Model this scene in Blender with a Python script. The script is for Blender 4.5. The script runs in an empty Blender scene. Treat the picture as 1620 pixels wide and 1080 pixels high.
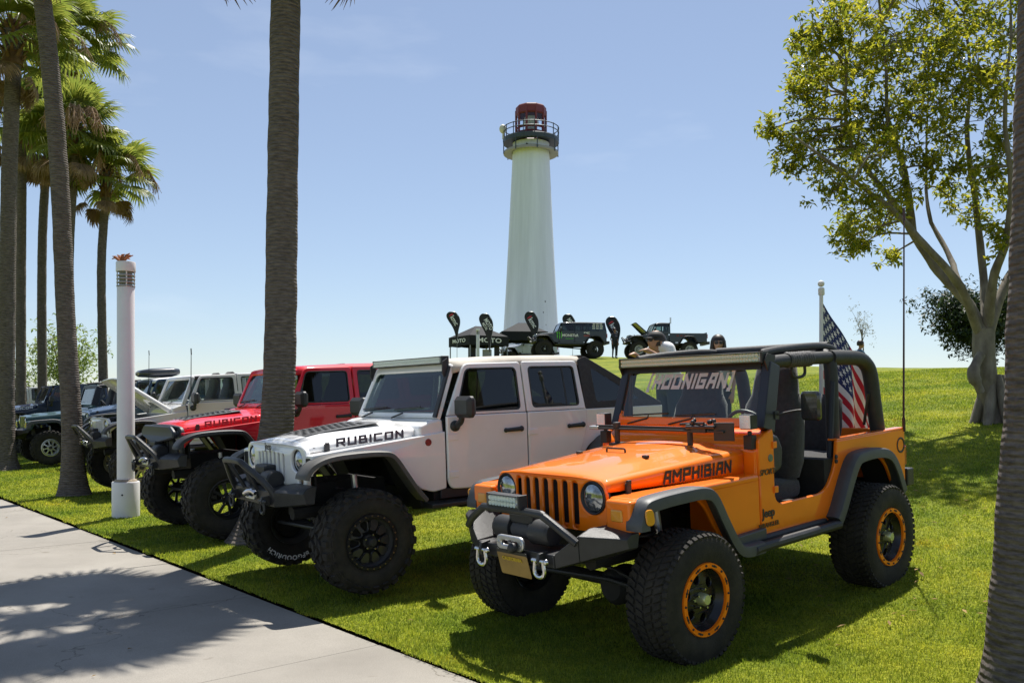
import bpy, bmesh, math, random
import numpy as np
from mathutils import Vector, Matrix, noise
from mathutils.geometry import tessellate_polygon

# ------------------------------------------------------------------ camera, sky, sun, exposure
SC = bpy.context.scene
COL = SC.collection
cam_d = bpy.data.cameras.new('camera'); cam = bpy.data.objects.new('camera', cam_d); COL.objects.link(cam)
cam.location = (0, 0, 1.636); cam.rotation_euler = (math.radians(90), 0, 0)
cam_d.sensor_width = 36; cam_d.lens = 30.41; cam_d.shift_y = 0.0614; cam_d.clip_start = .05; cam_d.clip_end = 6000
SC.camera = cam
SUN_EL, SUN_AZ = math.radians(66), math.radians(15.7)
wd = bpy.data.worlds.new('World'); SC.world = wd; wd.use_nodes = True
nt = wd.node_tree; nt.nodes.clear()
w_out = nt.nodes.new('ShaderNodeOutputWorld'); w_bg = nt.nodes.new('ShaderNodeBackground')
w_sky = nt.nodes.new('ShaderNodeTexSky'); w_sky.sky_type = 'NISHITA'; w_sky.sun_disc = False
w_sky.sun_elevation = SUN_EL; w_sky.sun_rotation = SUN_AZ
w_sky.altitude = 0; w_sky.air_density = 1.0; w_sky.dust_density = .12; w_sky.ozone_density = 3.4
w_bg.inputs['Strength'].default_value = .064
# a few thin wisps of cirrus over the whole sky
w_tc = nt.nodes.new('ShaderNodeTexCoord'); w_map = nt.nodes.new('ShaderNodeMapping')
w_map.inputs['Scale'].default_value = (2.2, 2.2, 9.0); w_map.inputs['Location'].default_value = (.3, .1, .45)
w_n = nt.nodes.new('ShaderNodeTexNoise'); w_n.inputs['Scale'].default_value = 1.6; w_n.inputs['Detail'].default_value = 6
w_r = nt.nodes.new('ShaderNodeValToRGB'); w_r.color_ramp.elements[0].position = .62; w_r.color_ramp.elements[1].position = .85
w_r.color_ramp.elements[1].color = (.18, .18, .18, 1)
w_mix = nt.nodes.new('ShaderNodeMix'); w_mix.data_type = 'RGBA'
w_mix.inputs['B'].default_value = (9, 9.3, 9.8, 1)
nt.links.new(w_tc.outputs['Generated'], w_map.inputs['Vector']); nt.links.new(w_map.outputs['Vector'], w_n.inputs['Vector'])
nt.links.new(w_n.outputs['Fac'], w_r.inputs['Fac']); nt.links.new(w_r.outputs['Color'], w_mix.inputs['Factor'])
w_hs = nt.nodes.new('ShaderNodeHueSaturation'); w_hs.inputs['Saturation'].default_value = .84
nt.links.new(w_sky.outputs['Color'], w_hs.inputs['Color']); w_hz = nt.nodes.new('ShaderNodeMix'); w_hz.data_type = 'RGBA'; w_hz.inputs['Factor'].default_value = .2; w_hz.inputs['B'].default_value = (3.6, 4.3, 5.9, 1)   # constant pale blue mixed into the sky colour as an even haze
nt.links.new(w_hs.outputs['Color'], w_hz.inputs['A']); nt.links.new(w_hz.outputs['Result'], w_mix.inputs['A']); nt.links.new(w_mix.outputs['Result'], w_bg.inputs['Color'])
nt.links.new(w_bg.outputs['Background'], w_out.inputs['Surface'])
sun_d = bpy.data.lights.new('sun', 'SUN'); sun = bpy.data.objects.new('sun', sun_d); COL.objects.link(sun)
sun_d.energy = 4.0; sun_d.angle = math.radians(.53); sun_d.color = (1, .95, .87)
sdir = Vector((math.sin(SUN_AZ)*math.cos(SUN_EL), math.cos(SUN_AZ)*math.cos(SUN_EL), math.sin(SUN_EL)))
sun.rotation_euler = sdir.to_track_quat('Z', 'Y').to_euler(); sun.location = (0, 0, 60)
SC.view_settings.view_transform = 'Standard'; SC.view_settings.look = 'None'
SC.view_settings.exposure = 1.0; SC.view_settings.gamma = 1.0; SC.view_settings.use_curve_mapping = False
SC.cycles.max_bounces = 8; SC.cycles.transparent_max_bounces = 16
SC.cycles.sample_clamp_indirect = 6.0; SC.cycles.caustics_reflective = False; SC.cycles.caustics_refractive = False

random.seed(7); RND = random.Random(11)
PI = math.pi
# ------------------------------------------------------------------ materials
MATS = {}
def mat(name, col, rough=.5, metal=0, coat=0, var=.0, vscale=8, bump=0, bscale=60, spec=.5, col2=None, sheen=0, emit=None, trans=0, stretch=None, detail=4):
    if name in MATS: return MATS[name]
    m = bpy.data.materials.new(name); m.use_nodes = True; MATS[name] = m
    t = m.node_tree; b = t.nodes['Principled BSDF']
    b.inputs['Base Color'].default_value = (*col, 1); b.inputs['Roughness'].default_value = rough
    b.inputs['Metallic'].default_value = metal; b.inputs['Coat Weight'].default_value = coat
    b.inputs['Coat Roughness'].default_value = .04; b.inputs['Specular IOR Level'].default_value = spec
    if sheen: b.inputs['Sheen Weight'].default_value = sheen
    if emit: b.inputs['Emission Color'].default_value = (*emit[:3], 1); b.inputs['Emission Strength'].default_value = emit[3]
    if trans: b.inputs['Transmission Weight'].default_value = trans
    if var or bump or col2:
        tc = t.nodes.new('ShaderNodeTexCoord'); mp = t.nodes.new('ShaderNodeMapping')
        t.links.new(tc.outputs['Object'], mp.inputs['Vector'])
        if stretch: mp.inputs['Scale'].default_value = stretch
    if var or col2:
        n = t.nodes.new('ShaderNodeTexNoise'); n.inputs['Scale'].default_value = vscale; n.inputs['Detail'].default_value = detail
        n.inputs['Roughness'].default_value = .65
        t.links.new(mp.outputs['Vector'], n.inputs['Vector'])
        r = t.nodes.new('ShaderNodeValToRGB'); r.color_ramp.elements[0].position = .32; r.color_ramp.elements[1].position = .68
        c2 = col2 if col2 else tuple(min(1, c*(1+var)) for c in col)
        c1 = col if col2 else tuple(c*(1-var) for c in col)
        r.color_ramp.elements[0].color = (*c1, 1); r.color_ramp.elements[1].color = (*c2, 1)
        t.links.new(n.outputs['Fac'], r.inputs['Fac']); t.links.new(r.outputs['Color'], b.inputs['Base Color'])
    if bump:
        n2 = t.nodes.new('ShaderNodeTexNoise'); n2.inputs['Scale'].default_value = bscale; n2.inputs['Detail'].default_value = 5
        t.links.new(mp.outputs['Vector'], n2.inputs['Vector'])
        bp = t.nodes.new('ShaderNodeBump'); bp.inputs['Strength'].default_value = bump; bp.inputs['Distance'].default_value = .01
        t.links.new(n2.outputs['Fac'], bp.inputs['Height']); t.links.new(bp.outputs['Normal'], b.inputs['Normal'])
    return m
def paint(name, col, rough=.28, dust=.06):
    """clear-coated car paint with a faint uneven film of dust"""
    if name in MATS: return MATS[name]
    m = mat(name, col, .55, 0, 1.0, var=.03, vscale=3, spec=.18)
    t = m.node_tree; b = t.nodes['Principled BSDF']
    n = t.nodes.new('ShaderNodeTexNoise'); n.inputs['Scale'].default_value = 5; n.inputs['Detail'].default_value = 8
    tc = t.nodes.new('ShaderNodeTexCoord'); t.links.new(tc.outputs['Object'], n.inputs['Vector'])
    mr = t.nodes.new('ShaderNodeMapRange'); mr.inputs['To Min'].default_value = .015; mr.inputs['To Max'].default_value = .015+dust
    mr.inputs['From Min'].default_value = .3; mr.inputs['From Max'].default_value = .75
    t.links.new(n.outputs['Fac'], mr.inputs['Value']); t.links.new(mr.outputs['Result'], b.inputs['Coat Roughness'])
    return m
def glass(name, tint, refl=1.0):
    if name in MATS: return MATS[name]
    m = bpy.data.materials.new(name); m.use_nodes = True; MATS[name] = m
    t = m.node_tree; t.nodes.clear()
    o = t.nodes.new('ShaderNodeOutputMaterial'); mx = t.nodes.new('ShaderNodeMixShader')
    tr = t.nodes.new('ShaderNodeBsdfTransparent'); tr.inputs['Color'].default_value = (*tint, 1)
    gl = t.nodes.new('ShaderNodeBsdfGlossy'); gl.inputs['Roughness'].default_value = .015; gl.inputs['Color'].default_value = (refl, refl, refl, 1)
    fr = t.nodes.new('ShaderNodeFresnel'); fr.inputs['IOR'].default_value = 1.55
    gg = t.nodes.new('ShaderNodeNewGeometry'); mu = t.nodes.new('ShaderNodeMath'); mu.operation = 'SUBTRACT'; mu.use_clamp = True   # no false inner reflection
    t.links.new(fr.outputs['Fac'], mu.inputs[0]); t.links.new(gg.outputs['Backfacing'], mu.inputs[1])
    t.links.new(mu.outputs[0], mx.inputs['Fac']); t.links.new(tr.outputs[0], mx.inputs[1]); t.links.new(gl.outputs[0], mx.inputs[2])
    t.links.new(mx.outputs[0], o.inputs['Surface']); return m

# ------------------------------------------------------------------ mesh helpers
def c_orient(loop, ccw=True):
    a = sum(loop[i-1][0]*loop[i][1]-loop[i][0]*loop[i-1][1] for i in range(len(loop)))
    return loop if (a > 0) == ccw else loop[::-1]
def rrect(cx, cy, w, h, r, n=4):
    p = []
    for (sx, sy, a0) in ((1, 1, 0), (-1, 1, 90), (-1, -1, 180), (1, -1, 270)):
        for k in range(n+1):
            a = math.radians(a0+90*k/n); p.append((cx+sx*(w/2-r)+r*math.cos(a), cy+sy*(h/2-r)+r*math.sin(a)))
    return p
def circ(cx, cy, r, n=24, a0=0): return [(cx+r*math.cos(a0+2*PI*k/n), cy+r*math.sin(a0+2*PI*k/n)) for k in range(n)]
def rpoly(pts, r, n=4):
    """polygon with rounded corners; r a number or one per corner"""
    out = []; N = len(pts)
    for i, p in enumerate(pts):
        rr = r if not isinstance(r, (list, tuple)) else r[i]
        a = Vector(pts[i-1])-Vector(p); b = Vector(pts[(i+1) % N])-Vector(p); la, lb = a.length, b.length
        if rr <= 0 or la < 1e-6 or lb < 1e-6: out.append(tuple(p)); continue
        d = min(rr, la*.48, lb*.48); A = Vector(p)+a/la*d; B = Vector(p)+b/lb*d
        for k in range(n+1):
            t = k/n; q = A*(1-t)**2+Vector(p)*2*t*(1-t)+B*t*t; out.append(tuple(q))
    return out
def smooth_path(pts, n=6, closed=False):
    """Catmull-Rom through pts"""
    P = [Vector(p) for p in pts]; out = []; N = len(P)
    rng = range(N) if closed else range(N-1)
    for i in rng:
        p0 = P[(i-1) % N] if closed or i > 0 else P[0]*2-P[1]
        p1, p2 = P[i], P[(i+1) % N]
        p3 = P[(i+2) % N] if closed or i+2 < N else P[-1]*2-P[-2]
        for k in range(n):
            t = k/n
            out.append(.5*((2*p1)+(p2-p0)*t+(2*p0-5*p1+4*p2-p3)*t*t+(3*p1-p0-3*p2+p3)*t**3))
    if not closed: out.append(P[-1])
    return out
GLYPH = {'A': (.8, [(0, 0), (.22, 1), (.8, 1), (.8, 0)], [(.1, .42), (.8, .42)]), 'M': (1.0, [(0, 0), (0, 1), (.5, .45), (1, 1), (1, 0)]), 'P': (.8, [(0, 0), (0, 1), (.8, 1), (.8, .45), (.1, .45)]),
         'H': (.8, [(0, 0), (0, 1)], [(.8, 0), (.8, 1)], [(0, .5), (.8, .5)]), 'I': (0, [(0, 0), (0, 1)]), 'B': (.8, [(0, 0), (0, 1), (.68, 1), (.68, .52), (.8, .5), (.8, 0), (0, 0)], [(0, .52), (.68, .52)]), 'N': (.8, [(0, 0), (0, 1), (.8, 0), (.8, 1)]),
         'R': (.85, [(0, 0), (0, 1), (.85, 1), (.85, .48), (.1, .48)], [(.45, .45), (.85, 0)]), 'U': (.85, [(0, 1), (0, 0), (.85, 0), (.85, 1)]), 'C': (.85, [(.85, 1), (0, 1), (0, 0), (.85, 0)]), 'O': (.85, [(0, 0), (0, 1), (.85, 1), (.85, 0), (0, 0)]),
         'G': (.8, [(.8, 1), (0, 1), (0, 0), (.8, 0), (.8, .5), (.45, .5)]), '[': (.15, [(.15, 1.25), (0, 1.25), (0, -.25), (.15, -.25)]), ']': (.15, [(0, 1.25), (.15, 1.25), (.15, -.25), (0, -.25)])}
MAPS = {'y': lambda a, b, c: (a, c, b), 'x': lambda a, b, c: (c, a, b), 'z': lambda a, b, c: (a, b, c)}
class MB:
    def __init__(s): s.V = []; s.F = []; s.M = []; s.mi = 0
    def _f(s, faces, o):
        for f in faces: s.F.append(tuple(i+o for i in f)); s.M.append(s.mi)
    def add(s, V, F): o = len(s.V); s.V += [tuple(v) for v in V]; s._f(F, o); return s
    def box(s, c, d, rot=None):
        hx, hy, hz = d[0]/2, d[1]/2, d[2]/2
        V = [Vector((x, y, z)) for x in (-hx, hx) for y in (-hy, hy) for z in (-hz, hz)]
        if rot is not None:
            R = rot if isinstance(rot, Matrix) else Matrix.Rotation(rot, 3, 'Z'); V = [R @ v for v in V]
        V = [v+Vector(c) for v in V]
        return s.add(V, [(0, 1, 3, 2), (4, 6, 7, 5), (0, 4, 5, 1), (2, 3, 7, 6), (0, 2, 6, 4), (1, 5, 7, 3)])
    def prism(s, poly, ax, a, b):
        mp = MAPS[ax] if isinstance(ax, str) else ax; n = len(poly)
        V = [mp(p[0], p[1], a) for p in poly]+[mp(p[0], p[1], b) for p in poly]
        return s.add(V, [tuple(range(n)), tuple(range(2*n-1, n-1, -1))]+[(i, (i+1) % n, n+(i+1) % n, n+i) for i in range(n)])
    def hull(s, A, B):
        """loft between two equal polygons in space, capped"""
        n = len(A)
        return s.add(list(A)+list(B), [tuple(range(n)), tuple(range(2*n-1, n-1, -1))]+[(i, (i+1) % n, n+(i+1) % n, n+i) for i in range(n)])
    def grid(s, rows, closed=False, cap=False):
        n = len(rows[0]); V = [p for r in rows for p in r]; F = []
        for i in range(len(rows)-1):
            for j in range(n if closed else n-1):
                k = (j+1) % n; F.append((i*n+j, i*n+k, (i+1)*n+k, (i+1)*n+j))
        if cap: F += [tuple(range(n)), tuple((len(rows)-1)*n+j for j in range(n-1, -1, -1))]
        return s.add(V, F)
    def tube(s, pts, r, n=10, closed=False, cap=True):
        P = [Vector(p) for p in pts]; N = len(P); rows = []; up = None
        for i in range(N):
            if closed: t = P[(i+1) % N]-P[i-1]
            else: t = P[min(i+1, N-1)]-P[max(i-1, 0)]
            t.normalize()
            if up is None:
                up = Vector((0, 0, 1)) if abs(t.z) < .9 else Vector((1, 0, 0))
            u = up-t*up.dot(t)
            if u.length < 1e-5: u = t.orthogonal()
            u.normalize(); up = u; v = t.cross(u); rr = r[i] if isinstance(r, (list, tuple)) else r
            rows.append([P[i]+u*(rr*math.cos(2*PI*k/n))+v*(rr*math.sin(2*PI*k/n)) for k in range(n)])
        if closed: rows.append(rows[0])
        return s.grid(rows, True, cap and not closed)
    def lathe(s, prof, c=(0, 0, 0), ax='z', n=32, closed=False):
        """prof: (radius, height); closed joins last to first"""
        rows = []
        for (r, h) in prof+([prof[0]] if closed else []):
            row = []
            for k in range(n):
                a = 2*PI*k/n; p = {'z': (r*math.cos(a), r*math.sin(a), h), 'y': (r*math.cos(a), h, r*math.sin(a)), 'x': (h, r*math.cos(a), r*math.sin(a))}[ax]
                row.append((p[0]+c[0], p[1]+c[1], p[2]+c[2]))
            rows.append(row)
        return s.grid(rows, True)
    def ball(s, c, r, n=12, m=8, rot=None):
        rr = r if isinstance(r, (tuple, list)) else (r, r, r); rows = []
        for i in range(m+1):
            th = PI*i/m; row = []
            for k in range(n):
                v = Vector((rr[0]*math.sin(th)*math.cos(2*PI*k/n), rr[1]*math.sin(th)*math.sin(2*PI*k/n), rr[2]*math.cos(th)))
                if rot is not None: v = rot @ v
                row.append(v+Vector(c))
            rows.append(row)
        return s.grid(rows, True)
    def addmesh(s, me, fn):
        o = len(s.V); s.V += [tuple(fn(*v.co)) for v in me.vertices]
        s._f([tuple(p.vertices) for p in me.polygons], o); return s
    def plate(s, loops, fn, thick, bevel=.004, c=0.0, res=1):
        """solid plate with chamfered edges from 2D loops (first outer, rest holes) mapped by fn(a, b, depth)"""
        f = MAPS[fn] if isinstance(fn, str) else fn; t = thick/2; ins = []; clean = []
        for i, l in enumerate(loops):
            q = []
            for p in l:
                if not q or math.hypot(p[0]-q[-1][0], p[1]-q[-1][1]) > 2e-4: q.append((p[0], p[1]))
            if math.hypot(q[0][0]-q[-1][0], q[0][1]-q[-1][1]) < 2e-4: q.pop()
            q = c_orient(q, i == 0); n = len(q); r = []
            for k in range(n):      # material lies to the left of every loop
                p0, p1, p2 = Vector(q[k-1]), Vector(q[k]), Vector(q[(k+1) % n]); d1 = (p1-p0).normalized(); d2 = (p2-p1).normalized()
                nn = Vector((-d1.y, d1.x))+Vector((-d2.y, d2.x)); L = max(.35, nn.length); m = p1+nn.normalized()*bevel/(L/2) if nn.length > 1e-6 else p1; r.append((m.x, m.y))
            clean.append(q); ins.append(r)
        tris = tessellate_polygon([[Vector((x, y, 0)) for x, y in l] for l in ins]); flat = [p for l in ins for p in l]; N = len(flat); e = max(0, t-bevel)
        outs = [p for l in clean for p in l]
        V = [f(x, y, t+c) for x, y in flat]+[f(x, y, e+c) for x, y in outs]+[f(x, y, -e+c) for x, y in outs]+[f(x, y, -t+c) for x, y in flat]
        F = [tuple(q) for q in tris]+[tuple(k+3*N for k in q[::-1]) for q in tris]; o = 0
        for l in clean:
            n = len(l)
            for k in range(n):
                a_, b_ = o+k, o+(k+1) % n
                for w in (0, N, 2*N): F.append((a_+w, b_+w, b_+w+N, a_+w+N))
            o += n
        return s.add(V, F)
    def text(s, body, size, fn, off=.0, depth=.0015, shear=0, spacing=1.0, width=None):
        cu = bpy.data.curves.new('tmp', 'FONT'); cu.body = body; cu.size = size; cu.align_x = 'CENTER'; cu.align_y = 'CENTER'
        cu.extrude = depth; cu.offset = off; cu.shear = shear; cu.space_character = spacing; cu.resolution_u = 3
        ob = bpy.data.objects.new('tmp', cu); me = bpy.data.meshes.new_from_object(ob)
        k = 1
        if width:
            xs = [v.co.x for v in me.vertices]; k = width/(max(xs)-min(xs))
        s.addmesh(me, lambda x, y, z: fn(x*k, y, z))
        bpy.data.objects.remove(ob); bpy.data.curves.remove(cu); bpy.data.meshes.remove(me); return s
    def strokes(s, body, h, fn, width, w=.2, depth=.0015, shear=0, gap=.32):
        """wide block lettering drawn with straight strokes; height h, total width given"""
        k0 = len(s.V); x = 0; quads = []
        for ch in body:
            G = GLYPH[ch]; cw = G[0]
            for ln in G[1:]:
                for (a, b) in zip(ln[:-1], ln[1:]):
                    A, B = Vector(a), Vector(b); d = (B-A).normalized(); n = Vector((-d.y, d.x))*(w/2); e = d*(w/2*.98)
                    quads.append([(x+p.x, p.y) for p in (A-e-n, B+e-n, B+e+n, A-e+n)])
            x += cw+gap+w
        tot = x-gap
        for i, q in enumerate(quads):
            pts = [((px+w/2-tot/2)/tot*width, (py-.5)*h/(1+w)) for px, py in q]; z = depth+.00012*(i % 7)
            s.add([fn(a+shear*b, b, z) for a, b in pts], [(0, 1, 2, 3)])
        return s
    def build(s, name, m, parent=None, bevel=0, seg=2, smooth=35, fix=True, ang=30):
        me = bpy.data.meshes.new(name); me.from_pydata(s.V, [], s.F)
        ms = m if isinstance(m, (list, tuple)) else [m]
        for q in ms: me.materials.append(q)
        if len(ms) > 1: me.polygons.foreach_set('material_index', s.M)
        if fix:
            bm = bmesh.new(); bm.from_mesh(me); bmesh.ops.remove_doubles(bm, verts=bm.verts, dist=1e-5)
            bmesh.ops.recalc_face_normals(bm, faces=bm.faces); bm.to_mesh(me); bm.free()
        if smooth:
            me.polygons.foreach_set('use_smooth', [True]*len(me.polygons)); me.set_sharp_from_angle(angle=math.radians(smooth))
        o = bpy.data.objects.new(name, me); COL.objects.link(o)
        if parent: o.parent = parent
        if bevel:
            b = o.modifiers.new('bevel', 'BEVEL'); b.width = bevel; b.segments = seg; b.limit_method = 'ANGLE'; b.angle_limit = math.radians(ang)
            if smooth: b.harden_normals = True
        return o
def tag(o, label=None, cat=None, group=None, kind=None):
    if label: o['label'] = label
    if cat: o['category'] = cat
    if group: o['group'] = group
    if kind: o['kind'] = kind
    return o
def thing(name, label, cat, loc=(0, 0, 0), rot=(0, 0, 0), group=None):
    o = bpy.data.objects.new(name, None); COL.objects.link(o); o.location = loc; o.rotation_euler = rot
    o.empty_display_size = .2
    return tag(o, label, cat, group)
def copy_tree(o, parent=None):
    c = o.copy(); COL.objects.link(c); c.parent = parent
    for ch in list(o.children): copy_tree(ch, c)
    return c

# ------------------------------------------------------------------ terrain: lawn rising from the path edge to a ridge
P0 = Vector((-.186, 5.08)); NR = Vector((.753, .658)).normalized(); TR = Vector((-NR.y, NR.x))
def sstep(x): x = max(0., min(1., x)); return x*x*(3-2*x)
def sp_(x, k): return k*math.log1p(math.exp(max(-40, min(40, x/k))))   # soft ramp
def H(x, y):
    s = (x-P0.x)*NR.x+(y-P0.y)*NR.y
    z = .159*(sp_(s-2.85, .9)) - .138*sp_(s-18.5, 2.5)
    z += 2.15*math.exp(-(((x-3)/17.)**2+((y-66)/27.)**2))
    if s > .3: z += (.035*noise.noise(Vector((x*.35, y*.35, 0)))+.012*noise.noise(Vector((x*1.3, y*1.3, 3))))*sstep((s-.3)/1.5)
    return z
def at(u, d, z=None):
    """world point on the lawn at image column u and distance d"""
    x = (u-810)/1368.6*d
    return Vector((x, d, H(x, d) if z is None else z))
# ------------------------------------------------------------------ setting: lawn, path
def lawn_material():
    m = bpy.data.materials.new('lawn'); m.use_nodes = True; t = m.node_tree; b = t.nodes['Principled BSDF']
    b.inputs['Roughness'].default_value = .85; b.inputs['Specular IOR Level'].default_value = .15
    geo = t.nodes.new('ShaderNodeNewGeometry')
    def nz(sc, det=4):
        n = t.nodes.new('ShaderNodeTexNoise'); n.inputs['Scale'].default_value = sc; n.inputs['Detail'].default_value = det
        t.links.new(geo.outputs['Position'], n.inputs['Vector']); return n
    def ramp(n, a, b_, p0=.35, p1=.65):
        r = t.nodes.new('ShaderNodeValToRGB'); r.color_ramp.elements[0].position = p0; r.color_ramp.elements[1].position = p1
        r.color_ramp.elements[0].color = (*a, 1); r.color_ramp.elements[1].color = (*b_, 1); t.links.new(n.outputs['Fac'], r.inputs['Fac']); return r
    r1 = ramp(nz(.9, 5), (.145, .20, .016), (.28, .30, .028)); r2 = ramp(nz(38, 6), (.35, .4, .3), (1.25, 1.2, 1.05), .3, .72)
    r3 = ramp(nz(5, 5), (.78, .84, .8), (1.18, 1.1, .95), .3, .7)
    mx = t.nodes.new('ShaderNodeMix'); mx.data_type = 'RGBA'; mx.blend_type = 'MULTIPLY'; mx.inputs['Factor'].default_value = 1
    mx2 = t.nodes.new('ShaderNodeMix'); mx2.data_type = 'RGBA'; mx2.blend_type = 'MULTIPLY'; mx2.inputs['Factor'].default_value = 1
    t.links.new(r1.outputs['Color'], mx.inputs['A']); t.links.new(r2.outputs['Color'], mx.inputs['B'])
    t.links.new(mx.outputs['Result'], mx2.inputs['A']); t.links.new(r3.outputs['Color'], mx2.inputs['B'])
    t.links.new(mx2.outputs['Result'], b.inputs['Base Color'])
    bp = t.nodes.new('ShaderNodeBump'); bp.inputs['Strength'].default_value = .9; bp.inputs['Distance'].default_value = .05
    n4 = nz(30, 8); t.links.new(n4.outputs['Fac'], bp.inputs['Height']); t.links.new(bp.outputs['Normal'], b.inputs['Normal'])
    return m
def frange(a, b, st):
    out = []; x = a
    while x < b-1e-6: out.append(x); x += st
    return out+[b]
# rows follow s (uphill) and t (along the row of jeeps) so that the path edge is a mesh edge
SS = [0]+frange(.15, 6, .25)+frange(6.5, 24, .75)+frange(26, 74, 3)
TT = frange(-50, -12, 2)+frange(-11.5, 26, .5)+frange(28, 91, 3)
def st(s, t): return (P0.x+NR.x*s+TR.x*t, P0.y+NR.y*s+TR.y*t)
rows = []
for s in SS:
    rows.append([(*st(s, t), H(*st(s, t))) for t in TT])
lawn = tag(MB().grid(rows).build('lawn', lawn_material(), smooth=180, fix=False), kind='structure')
# pale flat land beyond the hill, hidden from here by the ridge
M_LAND = mat('distant_land', (.21, .205, .20), .9, var=.25, vscale=.02)
def ringz(s, t): x, y = st(s, t); return (x, y, min(H(x, y), 9)-.02)
far_s = [74, 90, 130, 220, 500, 2500]; far_t = [-2500, -600, -200, -100, -50]+frange(-40, 90, 10)+[91, 130, 220, 600, 2500]
land = MB().grid([[ringz(74, t)[:2]+(ringz(min(74, 74), t)[2]-.0*k,) if k == 0 else (*st(s, t), H(*st(74, t))*max(0, 1-(s-74)/60)-.05) for t in far_t] for k, s in enumerate(far_s)])
for (ta, tb) in ((91, 2500), (-50, -2500)):
    land.grid([[(*st(s, t), H(*st(s, ta))*max(0, 1-abs(t-ta)/60)-.02) for t in (ta, ta+(tb-ta)*.012, ta+(tb-ta)*.025, ta+(tb-ta)*.1, tb)] for s in frange(0, 74, 2)])
tag(land.build('land', M_LAND, smooth=180, fix=False), kind='structure')
# concrete path: slabs with tooled joints, and a dark earth gap along the lawn
def concrete():
    m = mat('concrete', (.27, .257, .235), .8, var=.10, vscale=1.3, bump=.12, bscale=160, spec=.3, detail=9)
    t = m.node_tree; b = t.nodes['Principled BSDF']; geo = t.nodes.new('ShaderNodeNewGeometry')
    n = t.nodes.new('ShaderNodeTexNoise'); n.inputs['Scale'].default_value = .45; n.inputs['Detail'].default_value = 7; n.inputs['Distortion'].default_value = .8
    t.links.new(geo.outputs['Position'], n.inputs['Vector'])
    r = t.nodes.new('ShaderNodeValToRGB'); r.color_ramp.elements[0].position = .3; r.color_ramp.elements[1].position = .68
    r.color_ramp.elements[0].color = (.80, .78, .75, 1); r.color_ramp.elements[1].color = (1.08, 1.06, 1.03, 1)
    t.links.new(n.outputs['Fac'], r.inputs['Fac'])
    n5 = t.nodes.new('ShaderNodeTexNoise'); n5.inputs['Scale'].default_value = 140; n5.inputs['Detail'].default_value = 3
    t.links.new(geo.outputs['Position'], n5.inputs['Vector'])
    r5 = t.nodes.new('ShaderNodeValToRGB'); r5.color_ramp.elements[0].position = .3; r5.color_ramp.elements[1].position = .6
    r5.color_ramp.elements[0].color = (.8, .79, .78, 1); r5.color_ramp.elements[1].color = (1.04, 1.04, 1.03, 1); t.links.new(n5.outputs['Fac'], r5.inputs['Fac'])
    src = b.inputs['Base Color'].links[0].from_socket; cur = src
    n6 = t.nodes.new('ShaderNodeTexNoise'); n6.inputs['Scale'].default_value = 5.5; n6.inputs['Detail'].default_value = 2; t.links.new(geo.outputs['Position'], n6.inputs['Vector'])
    r6 = t.nodes.new('ShaderNodeValToRGB'); r6.color_ramp.elements[0].position = .68; r6.color_ramp.elements[1].position = .74; r6.color_ramp.elements[0].color = (1, 1, 1, 1); r6.color_ramp.elements[1].color = (.74, .71, .68, 1); t.links.new(n6.outputs['Fac'], r6.inputs['Fac'])
    vo = t.nodes.new('ShaderNodeTexVoronoi'); vo.feature = 'DISTANCE_TO_EDGE'; vo.inputs['Scale'].default_value = .33; vm = t.nodes.new('ShaderNodeVectorMath'); vm.operation = 'ADD'; n7 = t.nodes.new('ShaderNodeTexNoise'); n7.inputs['Scale'].default_value = 2.5; n7.inputs['Detail'].default_value = 6
    t.links.new(geo.outputs['Position'], n7.inputs['Vector']); t.links.new(geo.outputs['Position'], vm.inputs[0]); t.links.new(n7.outputs['Color'], vm.inputs[1]); t.links.new(vm.outputs[0], vo.inputs['Vector'])
    r7 = t.nodes.new('ShaderNodeValToRGB'); r7.color_ramp.elements[0].position = .0008; r7.color_ramp.elements[1].position = .003; r7.color_ramp.elements[0].color = (.5, .48, .45, 1); r7.color_ramp.elements[1].color = (1, 1, 1, 1); t.links.new(vo.outputs['Distance'], r7.inputs['Fac'])
    for q in (r, r5, r6, r7):
        mx = t.nodes.new('ShaderNodeMix'); mx.data_type = 'RGBA'; mx.blend_type = 'MULTIPLY'; mx.inputs['Factor'].default_value = 1
        t.links.new(cur, mx.inputs['A']); t.links.new(q.outputs['Color'], mx.inputs['B']); cur = mx.outputs['Result']
    t.links.new(cur, b.inputs['Base Color']); return m
MC = concrete(); M_SOIL = mat('soil', (.03, .023, .016), 1.0, var=.4, vscale=14, spec=.0)
base = MB(); base.add([(*st(a, b), -.05) for a, b in ((-2500, -2500), (1.2, -2500), (1.2, 2500), (-2500, 2500))], [(0, 1, 2, 3)])
tag(base.build('ground', M_SOIL, smooth=0, fix=False), kind='structure')
path = tag(MB().add([(*st(a, b), -.045) for a, b in ((-4.8, -14), (-.05, -14), (-.05, 13.1), (-4.8, 13.1))], [(0, 1, 2, 3)]).build('path', M_SOIL, smooth=0, fix=False), kind='structure')
for i in range(-4, 7):
    for j in range(2):
        a0 = -.001-2.38*(j+1); a1 = a0+2.377; b0 = i*2.0-.9; b1 = min(b0+1.99, 13.1)
        if b0 > 13: continue
        if i < 6: b1 = b0+1.99
        MB().prism([st(a0, b0), st(a1, b0), st(a1, b1), st(a0, b1)], 'z', -.04, .0+RND.uniform(-.002, .002)).build('slab', MC, path, bevel=.004, seg=2)
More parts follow.
